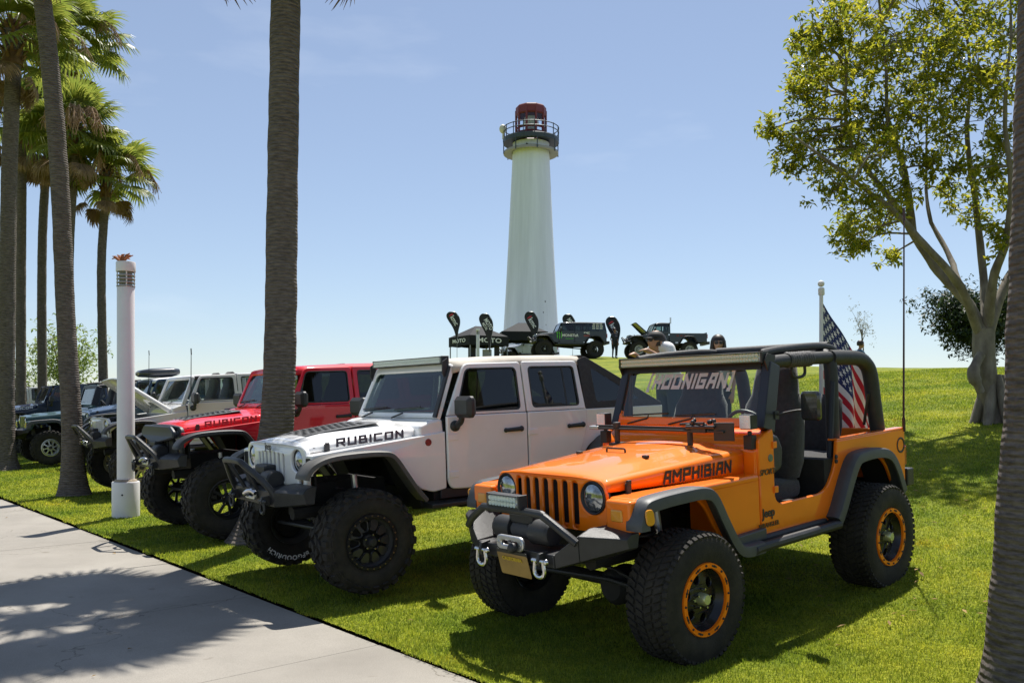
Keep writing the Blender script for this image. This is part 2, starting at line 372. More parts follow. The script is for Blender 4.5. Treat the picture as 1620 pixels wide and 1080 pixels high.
# grass beyond the far side of the path and past its end
verge = MB(); Vs = []
for a in (-2500, -600, -100, -40, -20, -10, -4.83): Vs.append([(*st(a, b), -.012) for b in (-2500, -300, -60, -14, 0, 13.5, 60, 300, 2500)])
tag(verge.grid(Vs).build('grass_verge', bpy.data.materials['lawn'], smooth=0, fix=False), kind='structure')
Vs = [[(*st(a, b), -.008) for b in (13.6, 20, 60, 300, 2500)] for a in (-4.85, -3, 0.01)]
tag(MB().grid(Vs).build('grass_verge', bpy.data.materials['lawn'], smooth=0, fix=False), kind='structure')
# ------------------------------------------------------------------ shared vehicle materials
M_BLK = mat('black_plastic', (.022, .023, .025), .5, var=.25, vscale=5, bump=.15, bscale=300)
M_FLARE = mat('flare_plastic', (.06, .064, .07), .5, var=.15, vscale=6, bump=.12, bscale=260)
M_RUB = mat('tyre_rubber', (.016, .015, .014), .82, var=.35, vscale=9, bump=.3, bscale=90, col2=(.038, .033, .027), spec=.35)
M_STEEL = mat('black_steel', (.03, .031, .033), .42, .2, var=.2, vscale=9, bump=.2, bscale=350)
M_DARK = mat('underbody', (.012, .012, .012), .8, var=.4, vscale=8)
M_CHR = mat('bright_metal', (.62, .62, .62), .22, 1, var=.1, vscale=30)
M_ALU = mat('brushed_aluminium', (.55, .56, .57), .38, .9, var=.08, vscale=20)
M_FAB = mat('black_fabric', (.03, .03, .033), .9, var=.3, vscale=30, bump=.4, bscale=220, sheen=.2)
M_PAD = mat('black_vinyl_pad', (.025, .026, .028), .6, var=.2, vscale=14, bump=.25, bscale=45)
M_AMB = mat('amber_lens', (.72, .30, .02), .12, coat=.6)
M_RED = mat('red_lens', (.35, .008, .01), .15, coat=.5)
M_LED = mat('led_reflector', (.92, .91, .90), .35, 0, var=.06, vscale=120)
def vinyl_mat():
    m = mat('banner_vinyl', (.92, .91, .92), .5); t = m.node_tree; b = t.nodes['Principled BSDF']; tl = t.nodes.new('ShaderNodeBsdfTranslucent'); tl.inputs['Color'].default_value = (.92, .9, .92, 1)
    mx = t.nodes.new('ShaderNodeMixShader'); mx.inputs['Fac'].default_value = .6; t.links.new(b.outputs[0], mx.inputs[1]); t.links.new(tl.outputs[0], mx.inputs[2]); t.links.new(mx.outputs[0], t.nodes['Material Output'].inputs['Surface']); return m
M_BANNER = vinyl_mat()
M_WHT = mat('white_vinyl', (.8, .8, .8), .4)
M_DEC = mat('black_decal', (.018, .016, .03), .45)
G_CLR = glass('clear_glass', (.93, .97, .95)); G_TNT = glass('tinted_glass', (.36, .40, .39)); G_MID = glass('green_tinted_glass', (.62, .70, .67))
def lens_mat():
    m = mat('headlamp_lens', (.30, .33, .36), .10, .75, coat=1, var=.6, vscale=22)
    return m
M_LENS = lens_mat()

def tyre_mb(R, w, rim, kind='at', seg=56):
    b = MB(); h = w/2; dd = .012 if kind == 'at' else .02
    R0 = R-dd
    prof = [(rim-.012, -h*.72), (rim+.01, -h*.86), (rim+.3*(R0-rim), -h*.985), (rim+.55*(R0-rim), -h*1.0), (R0-.035, -h*.95), (R0-.008, -h*.86), (R0, -h*.6), (R0+.002, 0)]
    prof = prof+[(r, -y) for r, y in prof[-2::-1]]
    b.lathe(prof, ax='y', n=seg)
    n = 52 if kind == 'at' else 26
    def lug(a, y, lx, ly, hgt, skew=0, r0=None, tilt=0):
        r0 = R0-.006 if r0 is None else r0
        ca, sa = math.cos(a), math.sin(a); t = Vector((-sa, 0, ca)); rd = Vector((ca, 0, sa)); yv = Vector((0, 1, 0))
        rd2 = rd*math.cos(tilt)+yv*math.sin(tilt); y2 = yv*math.cos(tilt)-rd*math.sin(tilt)
        V = []
        for (q, sc) in ((0, 1), (hgt+.006, .86)):
            for (i, j) in ((-1, -1), (1, -1), (1, 1), (-1, 1)):
                V.append(rd*r0+yv*y+rd2*q+t*(i*lx/2*sc+j*skew)+y2*(j*ly/2*sc))
        b.add(V, [(4, 5, 6, 7), (0, 1, 5, 4), (1, 2, 6, 5), (2, 3, 7, 6), (3, 0, 4, 7)])
    C = 2*PI*R
    for k in range(n):
        a = 2*PI*k/n; p = C/n
        if kind == 'at':
            for y, o in ((-.62, 0), (-.2, .5), (.2, .1), (.62, .6)):
                lug(a+o*2*PI/n, y*h, p*.72, h*.34, dd, (.012 if y > 0 else -.012))
            for sg in (-1, 1): lug(a+(.3 if sg > 0 else 0)*2*PI/n, sg*h*.84, p*.66, h*.2, dd, 0, R0-.02, sg*.5)
        else:
            for y, o in ((-.42, 0), (-.03, .5), (.38, .12)):
                lug(a+o*2*PI/n, y*h, p*.62, h*.36, dd, (.02 if k % 2 else -.02))
            for sg in (-1, 1):
                lug(a+(.35 if sg > 0 else 0)*2*PI/n, sg*h*.78, p*(.62 if k % 2 else .5), h*.34, dd, 0, R0-.012, sg*.32)
                lug(a+(.35 if sg > 0 else 0)*2*PI/n, sg*h*.93, p*.55, h*.05, .03 if k % 2 else .02, 0, R0-.05, sg*1.35)
    return b
def make_wheel(parent, loc, R, w, rim, style, M):
    """wheel for the left side (outer face towards +y); returns the wheel mesh with its sub-parts"""
    yo = w/2; dsc = yo-.075 if style != 'beadlock_orange' else yo-.085
    b = MB()
    b.lathe([(rim-.02, -yo*.8), (rim, -yo*.86), (rim+.004, -yo*.72), (rim-.03, -yo*.6), (rim-.035, yo*.55), (rim-.01, yo*.74), (rim+.004, yo*.84), (rim-.012, yo*.86), (rim-.022, yo*.72), (rim-.048, yo*.5), (rim-.048, -yo*.6)], ax='y', n=44, closed=True)
    ro = rim-.03
    if style == 'beadlock_orange':
        holes = [circ(.128*math.cos(2*PI*k/6+.3), .128*math.sin(2*PI*k/6+.3), .030, 14) for k in range(6)]
    elif style == 'beadlock_black':
        holes = []
        for k in range(10):
            a = 2*PI*k/10; f = lambda r, da: (r*math.cos(a+da), r*math.sin(a+da))
            holes.append(rpoly([f(.098, -.13), f(.165, -.215), f(.182, -.1), f(.182, .1), f(.165, .215), f(.098, .13)], .018, 3))
    else:
        holes = []
        for k in range(8):
            a = 2*PI*k/8+.2; f = lambda r, da: (r*math.cos(a+da), r*math.sin(a+da))
            holes.append(rpoly([f(.075, -.2), f(ro-.022, -.29), f(ro-.012, 0), f(ro-.022, .29), f(.075, .2)], .014, 3))
    b.plate([circ(0, 0, ro, 44)]+holes, lambda a, c, d: (a, d+dsc+.03*(1-min(1, math.hypot(a, c)/ro)), c), .028, .005)
    whl = b.build('wheel', M['disc'], parent); whl.location = loc
    tyre_mb(R, w, rim, M.get('tread', 'at')).build('tyre', M_RUB, whl, smooth=40)
    if style.startswith('beadlock'):
        r1 = .232 if style == 'beadlock_orange' else rim+.014
        r0 = r1-.038 if style == 'beadlock_orange' else r1-.03
        rg = MB().lathe([(r0, yo*.86), (r0+.003, yo*.97), (r1-.004, yo*.97), (r1, yo*.90), (r1, yo*.8), (r0, yo*.8)], ax='y', n=48, closed=True).build('beadlock_ring', M['ring'], whl)
        nb = 24 if style == 'beadlock_black' else 16
        bb = MB()
        for k in range(nb):
            a = 2*PI*k/nb; rr = (r0+r1)/2
            bb.lathe([(0, yo*.97+.008), (.0055, yo*.97+.008), (.0075, yo*.97+.004), (.0075, yo*.9)], (rr*math.cos(a), 0, rr*math.sin(a)), 'y', 8)
        if style == 'beadlock_orange':
            for k in range(8):
                a = 2*PI*(k+.5)/8; rr = (r0+r1)/2; V = [(q*math.cos(a+d), yo*.97+.002, q*math.sin(a+d)) for q, d in ((rr-.006, -.12), (rr+.006, -.12), (rr+.006, .12), (rr-.006, .12))]
                bb.add(V, [(0, 1, 2, 3)])
        tag(bb.build('ring_bolts', M['bolt'], rg), kind='stuff')
    if style == 'beadlock_black' or style == 'beadlock_orange': MB().lathe([(.001, dsc-.07), (.17, dsc-.07), (.172, dsc-.10), (.12, dsc-.13)], ax='y', n=24).build('brake_disc', M_DARK, whl)
    hub = MB()
    hub.lathe([(.001, dsc+.085), (.03, dsc+.083), (.037, dsc+.07), (.04, dsc+.02), (.06, dsc+.018), (.062, dsc)], ax='y', n=20).build('hub_cap', M['hub'], whl)
    lg = MB()
    for k in range(5):
        a = 2*PI*k/5+.5; lg.lathe([(0, dsc+.062), (.007, dsc+.06), (.009, dsc+.03)], (.062*math.cos(a), 0, .062*math.sin(a)), 'y', 6)
    tag(lg.build('lug_nuts', M.get('lug', M_CHR), whl), kind='stuff')
    return whl
def four_wheels(root, xf, xr, yc, zf, R, w, rim, style, M, steer=0.):
    w0 = make_wheel(root, (xf, yc, R-zf), R, w, rim, style, M)
    for (x, s) in ((xf, -1), (xr, 1), (xr, -1)):
        c = copy_tree(w0, root); c.location = (x, s*yc, R-zf); c.rotation_euler = (0, RND.uniform(0, 6), PI if s < 0 else 0)
    return w0
def flare_mb(path, y0, y1, th=.05, sgn=1, lip=.045, n=5):
    """wheel-arch flare swept along path [(x, z)] from body side y0 to outer edge y1"""
    P = smooth_path([(p[0], p[1], 0) for p in path], n) if n else [Vector((p[0], p[1], 0)) for p in path]; rows = []
    for i, p in enumerate(P):
        t = (P[min(i+1, len(P)-1)]-P[max(i-1, 0)]).normalized(); nn = Vector((-t.y, t.x))   # towards wheel
        sec = [(y0, 0, .004), (y0+(y1-y0)*.55, 0, 0), (y1-.02, 0, .003), (y1-.004, 0, .012), (y1, 0, .026), (y1, 0, lip+.012), (y1-.014, 0, lip+.014), (y1-.022, 0, .04), (y0, 0, .034)]
        rows.append([(p.x+nn.x*d, sgn*y, p.y+nn.y*d) for (y, _, d) in sec])
    return MB().grid(rows, True, True)
def underbody(root, xf, xr, zf, R, yc, spring=True, axle_d=.045):
    u = MB(); L = xf-xr
    for s in (-1, 1): u.tube([(xf+.45, s*.40, .66), (xf-.3, s*.40, .68), (0, s*.40, .60), (xr+.35, s*.42, .62), (xr, s*.42, .72), (xr-.55, s*.42, .70)], .055, 8)
    u.box(((xf+xr)/2-.1, 0, .56), (.5, .55, .1)); u.tube([(xf-.9, .1, .55), (xr+.1, .05, R+.02)], .03, 8)
    u.box((xf-.15, 0, .72), (.7, .55, .32))
    u.build('chassis', M_DARK, root)
    for x, o in ((xf, .28), (xr, 0)):
        a = MB(); a.tube([(x, -yc+.12, R), (x, yc-.12, R)], axle_d, 12); a.ball((x, o, R-.005), (.15, .13, .135), 14, 9)
        a.lathe([(.001, .16), (.09, .155), (.125, .12), (.13, .1)], (x, o, R), 'x', 16)
        a.build('axle', M_DARK, root)
        for s in (-1, 1):
            if spring:
                pts = [(x+.02+.062*math.cos(k*.5), s*.50+.062*math.sin(k*.5), R+.06+.36*k/76) for k in range(77)]
                MB().tube(pts, .0085, 6).build('coil_spring', M_BLK, root)
            sh = MB(); sh.tube([(x-.12, s*.56, R-.02), (x-.10, s*.52, R+.24)], .018, 8); sh.tube([(x-.10, s*.52, R+.2), (x-.08, s*.50, R+.52)], .028, 10)
            sh.build('shock_absorber', M_ALU, root)
    t = MB(); t.tube([(xf+.16, -.62, R+.02), (xf+.18, .3, R+.06), (xf+.17, .62, R+.03)], .017, 8); t.tube([(xf+.12, .55, R+.05), (xf+.1, -.45, R+.28)], .015, 8)
    t.build('steering_linkage', M_STEEL, root)
def seat_mb(x, y, z, w=.46, high=True):
    b = MB(); rows = []
    for (a, zz, hw, d) in ((0, .0, .95, .18), (.02, .12, 1.05, .22), (.05, .35, 1.05, .21), (.10, .56, .98, .17), (.115, .64, .80, .14), (.13, .74, .74, .14), (.15, .86, .66, .12), (.155, .90, .5, .05)) if high else ((0, 0, .95, .13), (.03, .2, 1, .14), (.08, .42, .97, .10), (.09, .47, .85, .04)):
        row = []
        for k in range(16):
            t = 2*PI*k/16; cx, sx = math.cos(t), math.sin(t); e = .55
            row.append((x-a+d/2*math.copysign(abs(cx)**e, cx), y+hw*w/2*math.copysign(abs(sx)**e, sx), z+.1+zz))
        rows.append(row)
    b.grid(rows, True, True)
    cu = MB(); rows = []
    for (a, tz, tw) in ((-.06, .16, .9), (.0, .17, 1), (.25, .17, 1), (.42, .18, .98), (.50, .15, .9), (.53, .09, .8)):
        row = []
        for k in range(16):
            t = 2*PI*k/16; cx, sx = math.cos(t), math.sin(t); e = .5
            row.append((x+a, y+tw*w/2*math.copysign(abs(cx)**e, cx), z+.02+tz/2*math.copysign(abs(sx)**e, sx)))
        rows.append(row)
    cu.grid(rows, True, True)
    return b, cu
def seat(root, x, y, z, w=.46, high=True, m=None):
    b, cu = seat_mb(x, y, z, w, high); s = cu.build('seat', m or M_FAB, root, smooth=60); b.build('backrest', m or M_FAB, s, smooth=60); return s
def steering_wheel(root, x, y, z, r=.19):
    b = MB(); R = Matrix.Rotation(math.radians(-62), 3, 'Y')
    pts = [Vector((x, y, z))+R @ Vector((r*math.cos(a), r*math.sin(a), 0)) for a in [2*PI*k/28 for k in range(28)]]
    b.tube(pts, .015, 8, closed=True)
    c = Vector((x, y, z))+R @ Vector((0, 0, -.03))
    for k in (0, 9, 19): b.tube([c, pts[k]], .012, 6)
    b.ball(c, (.05, .05, .03), 10, 6); b.tube([c, c+Vector((.3, 0, -.1))], .025, 8)
    b.build('steering_wheel', M_BLK, root)
def led_bar(root, c, L, h, d, cols, rows_, name='light_bar', yaw=0, brackets=True):
    """LED bar facing +x, length along y"""
    x, y, z = c
    hs = MB().box((x-d*.22, y, z), (d*.78, L, h)); hs.box((x+d*.3, y, z+h/2-.004), (d*.3, L, .008)); hs.box((x+d*.3, y, z-h/2+.004), (d*.3, L, .008)); 
    for k in range(max(3, int(L/.05))): hs.box((x-d*.62, y-L/2+.02+(L-.04)*k/max(2, int(L/.05)-1), z), (d*.12, .006, h*.9))
    for s in (-1, 1): hs.box((x-d*.1, y+s*(L/2+.008), z), (d*1.05, .018, h*1.08))
    o = hs.build(name, M_BLK, root, bevel=.004, seg=1)
    le = MB(); n = cols
    for i in range(n):
        for j in range(rows_):
            cy = y-L/2+.012+(L-.024)*(i+.5)/n; cz = z-h/2+.008+(h-.016)*(j+.5)/rows_; r = min((L-.024)/n, (h-.016)/rows_)*.47
            le.lathe([(r*1.05, x+d*.4+.006), (r*.92, x+d*.4-.002), (r*.6, x+d*.4-.012), (r*.25, x+d*.4-.016), (.0005, x+d*.4-.012)], (0, cy, cz), 'x', 10)
    le.box((x+d*.4-.02, y, z), (.01, L-.016, h-.01))
    tag(le.build('led_reflectors', M_LED, o), kind='stuff')
    MB().box((x+d*.4+.012, y, z), (.004, L-.012, h-.008)).build('lens', G_CLR, o, smooth=0)
    return o
def shackle(root, c, s=1., m=None):
    x, y, z = c; b = MB(); pts = []
    for k in range(13):
        a = PI*k/12; w = .032+.012*math.sin(a); pts.append((x+.012, y+w*math.cos(a)*s*1.1, z-.04-.05*math.sin(a)*s))
    pts = [(x+.012, y+.030*s, z)]+pts+[(x+.012, y-.030*s, z)]
    b.tube(pts, .011*s, 8); b.tube([(x+.012, y-.05*s, z), (x+.012, y+.05*s, z)], .010*s, 8); b.ball((x+.012, y+.052*s, z), .016*s, 8, 6)
    return b.build('shackle', m or M_CHR, root)
def winch(root, x, y, z, drum=.36, m=None):
    w = MB(); w.lathe([(.001, -drum/2-.14), (.07, -drum/2-.14), (.078, -drum/2-.12), (.078, -drum/2+.03), (.001, -drum/2+.03)], (x, y, z), 'y', 18)
    w.lathe([(.001, drum/2-.03), (.082, drum/2-.03), (.082, drum/2+.13), (.07, drum/2+.15), (.001, drum/2+.15)], (x, y, z), 'y', 18)
    w.box((x-.02, y, z+.075), (.12, drum*.9, .05))
    o = w.build('winch', M_BLK, root, bevel=.004, seg=1)
    MB().lathe([(.05, -drum/2+.03)]+[(.052+.006*(k % 2), -drum/2+.04+(drum-.08)*k/24) for k in range(25)]+[(.05, drum/2-.03)], (x, y, z), 'y', 16).build('winch_rope', m or mat('winch_rope', (.09, .09, .10), .7, bump=.5, bscale=120), o)
    return o
def fairlead(root, x, y, z, w=.26, h=.085):
    b = MB().plate([rrect(y, z, w, h, h*.45, 5), rrect(y, z, w*.6, h*.32, h*.15, 4)], lambda a, c, d: (x+d, a, c), .025, .006)
    o = b.build('fairlead', M_ALU, root)
    for s in (-1, 1): MB().lathe([(0, .02), (.008, .018), (.010, .008)], (x, y+s*w*.42, z), 'x', 8).build('bolt', M_CHR, o)
    return o

# ------------------------------------------------------------------ the open orange two-door jeep (also reused for the teal one)
def make_tj(label, loc, rot, P, M_P, hero=True, group=None, wheelM=None, top='open'):
    root = thing('jeep', label, 'jeep', loc, rot, group)
    W, xr, xf, R = .76, -1.187, 1.187, .42
    # --- tub
    for s in (-1, 1):
        tub = rpoly([(.285, .64), (-.615, .62), (-.74, .80), (-.86, .985), (-1.0, 1.04), (-1.40, 1.04), (-1.53, .95), (-1.66, .74), (-1.86, .76), (-1.87, 1.225), (-.757, 1.222), (-.74, 1.10), (-.70, 1.0), (-.60, .88), (-.50, .845), (.05, .845), (.105, .89), (.105, 1.392), (.285, 1.33)],
                    [0, .03, .05, .08, .1, .1, .1, .06, .04, .015, .01, .03, .08, .12, .08, .06, .04, .02, .03])
        t = MB().plate([tub], lambda a, b, d: (a, s*(W-.015)+d, b), .03, .007).build('side_panel', M_P, root)
        if s == 1 and hero:
            rim = MB(); pts = smooth_path([(-.775, W-.012, 1.215), (-.76, W-.012, 1.10), (-.715, W-.012, .99), (-.61, W-.012, .865), (-.5, W-.012, .825), (.05, W-.012, .825)], 5)
            rim.tube(pts, .013, 6).build('door_sill_bead', M_P, t)
        fd = rpoly([(.29, 1.075), (.29, .64), (.70, .64), (.80, .77), (.90, .93), (.985, 1.005), (1.40, 1.01), (1.49, .97), (1.53, .87), (1.60, .87), (1.60, 1.085)], [.01, .03, .05, .03, .06, .06, .06, .06, .02, .03, .05])
        MB().plate([fd], lambda a, b, d: (a, s*(W-.02)+d, b), .03, .008).build('fender', M_P, root)
        fb = MB().box((.945, s*.655, 1.06), (1.31, .215, .055)); fb.box((1.60, s*.668, .97), (.10, .21, .22))
        fen = fb.build('fender_top', M_P, root, bevel=.022, seg=3)
        pk = MB().box((1.652, s*.665, .985), (.02, .095, .075)).build('parking_lamp', M_AMB, root, bevel=.012, seg=2)
        # flares
        fp = [(1.66, .905), (1.655, .96), (1.60, 1.065), (1.50, 1.095), (1.25, 1.105), (1.03, 1.10), (.90, 1.045), (.78, .86), (.68, .71), (.60, .65), (.40, .645)]
        flare_mb(fp, W-.02, .865, sgn=s, n=4, lip=.07).build('wheel_flare', M_FLARE, root)
        if hero:
            q = MB().plate([rrect(1.585, .985, .075, .10, .03)], lambda a, b, d: (a+.15*(b-.985), s*.871+d, b), .012, .004); q.build('side_marker', M_AMB, root)
        rp = [(-.56, .66), (-.62, .73), (-.76, .95), (-.86, 1.075), (-.97, 1.12), (-1.25, 1.125), (-1.45, 1.08), (-1.58, .95), (-1.69, .74)]
        flare_mb(rp, W-.02, .865, sgn=s, n=4, lip=.07).build('wheel_flare', M_FLARE, root)
        # inner wheel housings
        MB().prism([(.62, .6), (.62, 1.03), (1.52, 1.03), (1.58, .86), (1.56, 1.055), (.56, 1.055)], 'y', s*.40, s*.735).build('wheel_housing', M_P if s > 0 else M_DARK, root, smooth=0)
        MB().prism([(-.60, .62), (-.84, .99), (-1.0, 1.06), (-1.41, 1.06), (-1.56, .96), (-1.68, .74), (-1.70, 1.09), (-.6, 1.09)], 'y', s*.50, s*.735).build('wheel_housing', M_DARK, root, smooth=0)
        # side step
        stp = MB(); yy = s*.82
        stp.tube(smooth_path([(.55, s*.60, .58), (.50, yy, .585), (.40, yy+s*.02, .60), (-.50, yy+s*.02, .60), (-.60, yy, .60), (-.63, s*.6, .60)], 5), .036, 10)
        stp.tube(smooth_path([(.42, s*.74, .615), (.3, s*.76, .625), (-.45, s*.76, .625), (-.55, s*.74, .62)], 4), .03, 10)
        stp.build('side_step', M_BLK, root)
        MB().prism([(.28, .63), (.70, .63), (.66, .70), (.28, .71)], 'y', s*.74, s*.80).build('rocker_trim', M_FLARE, root, bevel=.012)
    fl = MB().box((-.72, 0, .70), (2.3, 1.44, .10)); fl.box((-1.25, 0, 1.0), (.9, .95, .05)); fl.box((.2, 0, .95), (.08, 1.44, .6))
    fl.build('floor', M_DARK, root, smooth=0)
    MB().prism([(1.2225, W-.02), (.78, W-.02), (.78, -W+.02), (1.2225, -W+.02)], lambda z, y, x: (x, y, z), -1.87, -1.83).build('tailgate', M_P, root, bevel=.008)
    # rails along the tub top
    for s in (-1, 1): MB().box((-1.315, s*(W-.045), 1.228), (1.10, .085, .018)).build('tub_rail', M_P, root, bevel=.008)
    # --- cowl, hood, grille
    MB().prism([(.295, 1.05), (.29, 1.262), (.225, 1.335), (.10, 1.385), (.06, 1.38), (.06, 1.05)], 'y', -.745, .745).build('cowl', M_P, root, bevel=.03, seg=3)
    rows = []; NX = 14
    def hood_row(a, x, drop=0, inset=0):
        hw = .525+.115*a-inset; zb = 1.105-.025*a; zt = 1.185+.075*a-drop; row = []
        sec = [(-1, zb), (-1, (zb+zt)/2-.01), (-1, zt-.045)]
        pts = [(-hw, z) for _, z in sec]
        for k in range(1, 6):
            t = PI/2*k/5; pts.append((-hw+.055*(1-math.cos(t)), zt-.045+.045*math.sin(t)))
        for k in range(1, 14):
            y = (-hw+.055)*(1-2*k/14.); yn = abs(y)/(hw-.055); bul = .020*sstep((.40-abs(y))/.07) if drop < .02 else 0
            pts.append((y, zt+.030*(1-yn*yn)+bul*min(1, a*6)))
        for (y, z) in [(-p[0], p[1]) for p in pts[:8][::-1]]: pts.append((y, z))
        return [(x, y, z) for y, z in pts]
    rows = [hood_row(0, 1.598, .052, .012), hood_row(0, 1.592, .026, .005), hood_row(0, 1.575, .010), hood_row(.02, 1.545, .002)]
    for k in range(1, NX+1): a = k/NX; rows.append(hood_row(a, 1.545-(1.545-.302)*a))
    hood = MB().grid(rows).build('hood', M_P, root, smooth=50)
    so = hood.modifiers.new('s', 'SOLIDIFY'); so.thickness = .012; so.offset = -1
    # grille with seven open slots and two headlamp openings
    go = rpoly([(-.53, 1.13), (-.50, 1.185), (-.30, 1.205), (.30, 1.205), (.50, 1.185), (.53, 1.13), (.545, .90), (.45, .85), (-.45, .85), (-.545, .90)], [.05, .06, .1, .1, .06, .05, .05, .04, .04, .05])
    slots = [rrect(-.276+.092*k, 1.015, .052, .31, .024) for k in range(7)]
    hl = [circ(s*.425, 1.07, .107, 28) for s in (-1, 1)]
    gr = MB().plate([go]+slots+hl, lambda a, b, d: (1.592+d+.03*(1-(a/.55)**2), a, b), .024, .007, res=2).build('grille', M_P, root)
    MB().box((1.562, 0, 1.01), (.02, .66, .33)).build('radiator', mat('radiator', (.012, .012, .013), .7, bump=.5, bscale=200), root, smooth=0)
    for s in (-1, 1):
        h = MB().lathe([(.108, 1.56), (.108, 1.612), (.102, 1.618), (.092, 1.607), (.090, 1.57), (.001, 1.53)], (0, s*.425, 1.07), 'x', 28).build('headlamp', M_BLK, root)
        MB().lathe([(.091, 1.598), (.085, 1.610), (.06, 1.621), (.03, 1.626), (.001, 1.628)], (0, s*.425, 1.07), 'x', 28).build('lens', M_LENS, h)
    MB().box((1.56, 0, .865), (.06, 1.0, .03)).build('valance', M_P, root, bevel=.01)
    # --- windshield
    xb, zb, xt, zt = .165, 1.392, -.005, 1.90
    L = math.hypot(xt-xb, zt-zb); dx, dz = (xt-xb)/L, (zt-zb)/L
    wf = lambda a, b, d: (xb+dx*b+dz*d, a*(1-.035*b/L), zb+dz*b-dx*d)
    wo = rpoly([(-.735, 0), (.735, 0), (.735, L), (-.735, L)], [.01, .01, .05, .05]); wi = rpoly([(-.665, .075), (.665, .075), (.665, L-.065), (-.665, L-.065)], .05)
    fr = MB().plate([wo, wi], wf, .05, .01).build('windshield_frame', M_P, root)
    MB().plate([rpoly([(-.67, .07), (.67, .07), (.67, L-.06), (-.67, L-.06)], .05)], wf, .006, .001, c=.008).build('windshield', G_CLR, root)
    for s in (-1, 1):   # dark pillar covers
        pc = MB(); A = [wf(s*.742, -.0, .03), wf(s*.665, .0, .032), wf(s*.665, .0, -.10), wf(s*.742, .0, -.12)]; B = [wf(s*.742, L*.93, .03), wf(s*.665, L*.93, .032), wf(s*.665, L*.93, -.08), wf(s*.742, L*.93, -.10)]
        pc.hull(A, B).build('pillar_cover', mat('dark_trim', (.016, .018, .028), .4), root, bevel=.01)
    MB().plate([rpoly([(-.665, L-.10), (.665, L-.10), (.665, L-.01), (-.665, L-.01)], .005)], wf, .004, .001, c=.030).build('header_trim', M_BLK, root)
    if hero:
        MB().strokes('[HOONIGAN]', .125, lambda a, b, d: wf(a, L-.172+b, .016+d), .84, w=.31, shear=.2, gap=.22).build('windshield_banner', M_BANNER, root, smooth=0, fix=False)
        led_bar(root, (.075, 0, 1.903), 1.36, .078, .085, 50, 2)
        for s in (-1, 1):
            MB().prism([(.06, 1.93), (.10, 1.88), (.06, 1.80), (-.02, 1.86), (-.04, 1.91)], 'y', s*.70, s*.712).build('light_bracket', M_BLK, root, bevel=.003)
        for y0, y1 in ((-.12, .30), (-.55, -.15)):
            wp = MB(); wp.tube([wf(y0, .01, .035), wf((y0+y1)/2, .06, .03)], .006, 6); wp.tube([wf(y1-.38, .085, .022), wf(y1, .105, .022)], .006, 6); wp.tube([wf((y0+y1)/2, .06, .03), wf(y1-.2, .095, .026)], .005, 6); wp.build('wiper', M_BLK, root)
    # --- cage and interior
    rb = MB(); r = .052
    for s in (-1, 1):
        rb.tube(smooth_path([(-.90, s*.645, .95), (-.905, s*.645, 1.5), (-.91, s*.64, 1.80), (-.92, s*.60, 1.885), (-.92, s*.45, 1.895), (-.92, 0, 1.895)], 6), r, 12)
        rb.tube(smooth_path([(.0, s*.64, 1.845), (-.12, s*.64, 1.862), (-.5, s*.64, 1.872), (-.90, s*.635, 1.872)], 5), r*.95, 12)
        rb.tube(smooth_path([(-.90, s*.64, 1.868), (-1.15, s*.64, 1.862), (-1.36, s*.64, 1.845), (-1.48, s*.64, 1.79), (-1.54, s*.64, 1.70), (-1.58, s*.64, 1.5), (-1.66, s*.64, 1.10)], 6), r*1.18, 12)
        rb.tube([(.02, s*.66, 1.84), (.04, s*.67, 1.40)], .03, 8)
    o = rb.build('roll_cage', M_PAD, root, smooth=60)
    bw = MB()
    bw.tube(smooth_path([(-.02, .60, 1.93), (-.3, .585, 1.95), (-.75, .56, 1.965), (-1.02, .55, 1.955), (-1.15, .545, 1.92)], 6), [.028, .034, .036, .04, .046][:1]*1+[.032]*24, 10)
    bw.tube(smooth_path([(-.02, -.60, 1.93), (-.3, -.585, 1.95), (-.75, -.56, 1.965), (-1.02, -.55, 1.955), (-1.15, -.545, 1.92)], 6), .032, 10)
    bw.tube([(-1.05, -.55, 1.955), (-1.05, .55, 1.955)], .045, 10)
    bw.build('soft_top_bow', M_PAD, root, smooth=60)
    wr = MB()
    for k in range(10): wr.lathe([(.054, -.02), (.060+RND.uniform(0, .004), 0), (.054, .02)], (-.30-.032*k, .64, 1.871), 'x', 12)
    wr.build('bar_wrap', mat('grey_wrap', (.06, .06, .065), .7, bump=.6, bscale=60), o)
    gh = MB()
    for y in (.60,): gh.tube(smooth_path([(-.42, y, 1.83), (-.42, y, 1.76), (-.47, y, 1.735), (-.55, y, 1.735), (-.60, y, 1.76), (-.60, y, 1.83)], 4), .012, 8)
    gh.build('grab_handle', M_BLK, o)
    fb_ = M_FAB
    for s in (-1, 1): seat(root, -.44, s*.36, .86, .50, True)
    rs = seat(root, -1.32, 0, .98, .95, False)
    MB().prism([(.12, 1.36), (-.06, 1.33), (-.12, 1.22), (-.10, 1.08), (.12, 1.0)], 'y', -.70, .70).build('dashboard', M_BLK, root, bevel=.03, seg=2)
    steering_wheel(root, -.22, .34, 1.33)
    bl = MB().add([(-.86, .70, 1.70), (-.88, .70, 1.70), (-.62, .70, .86), (-.58, .70, .86)], [(0, 1, 2, 3)])
    bl2 = MB(); bl2.tube([(-.86, .685, 1.68), (-.80, .69, 1.30), (-.74, .69, .95)], .020, 6).build('seat_belt', mat('belt_web', (.02, .025, .04), .7), root)
    # --- underbody, wheels
    underbody(root, xf, xr, 0, R, .80)
    four_wheels(root, xf, xr, .80, 0, R, .33, .205, (wheelM or {}).get('style', 'beadlock_orange'), wheelM or {'disc': mat('gloss_black_wheel', (.02, .02, .022), .25, .3), 'ring': M_P, 'bolt': M_BLK, 'hub': mat('pale_hub', (.55, .60, .35), .35, .6), 'tread': 'at'})
    # --- front bumper with bull bar
    bm_ = MB(); xo = 1.60
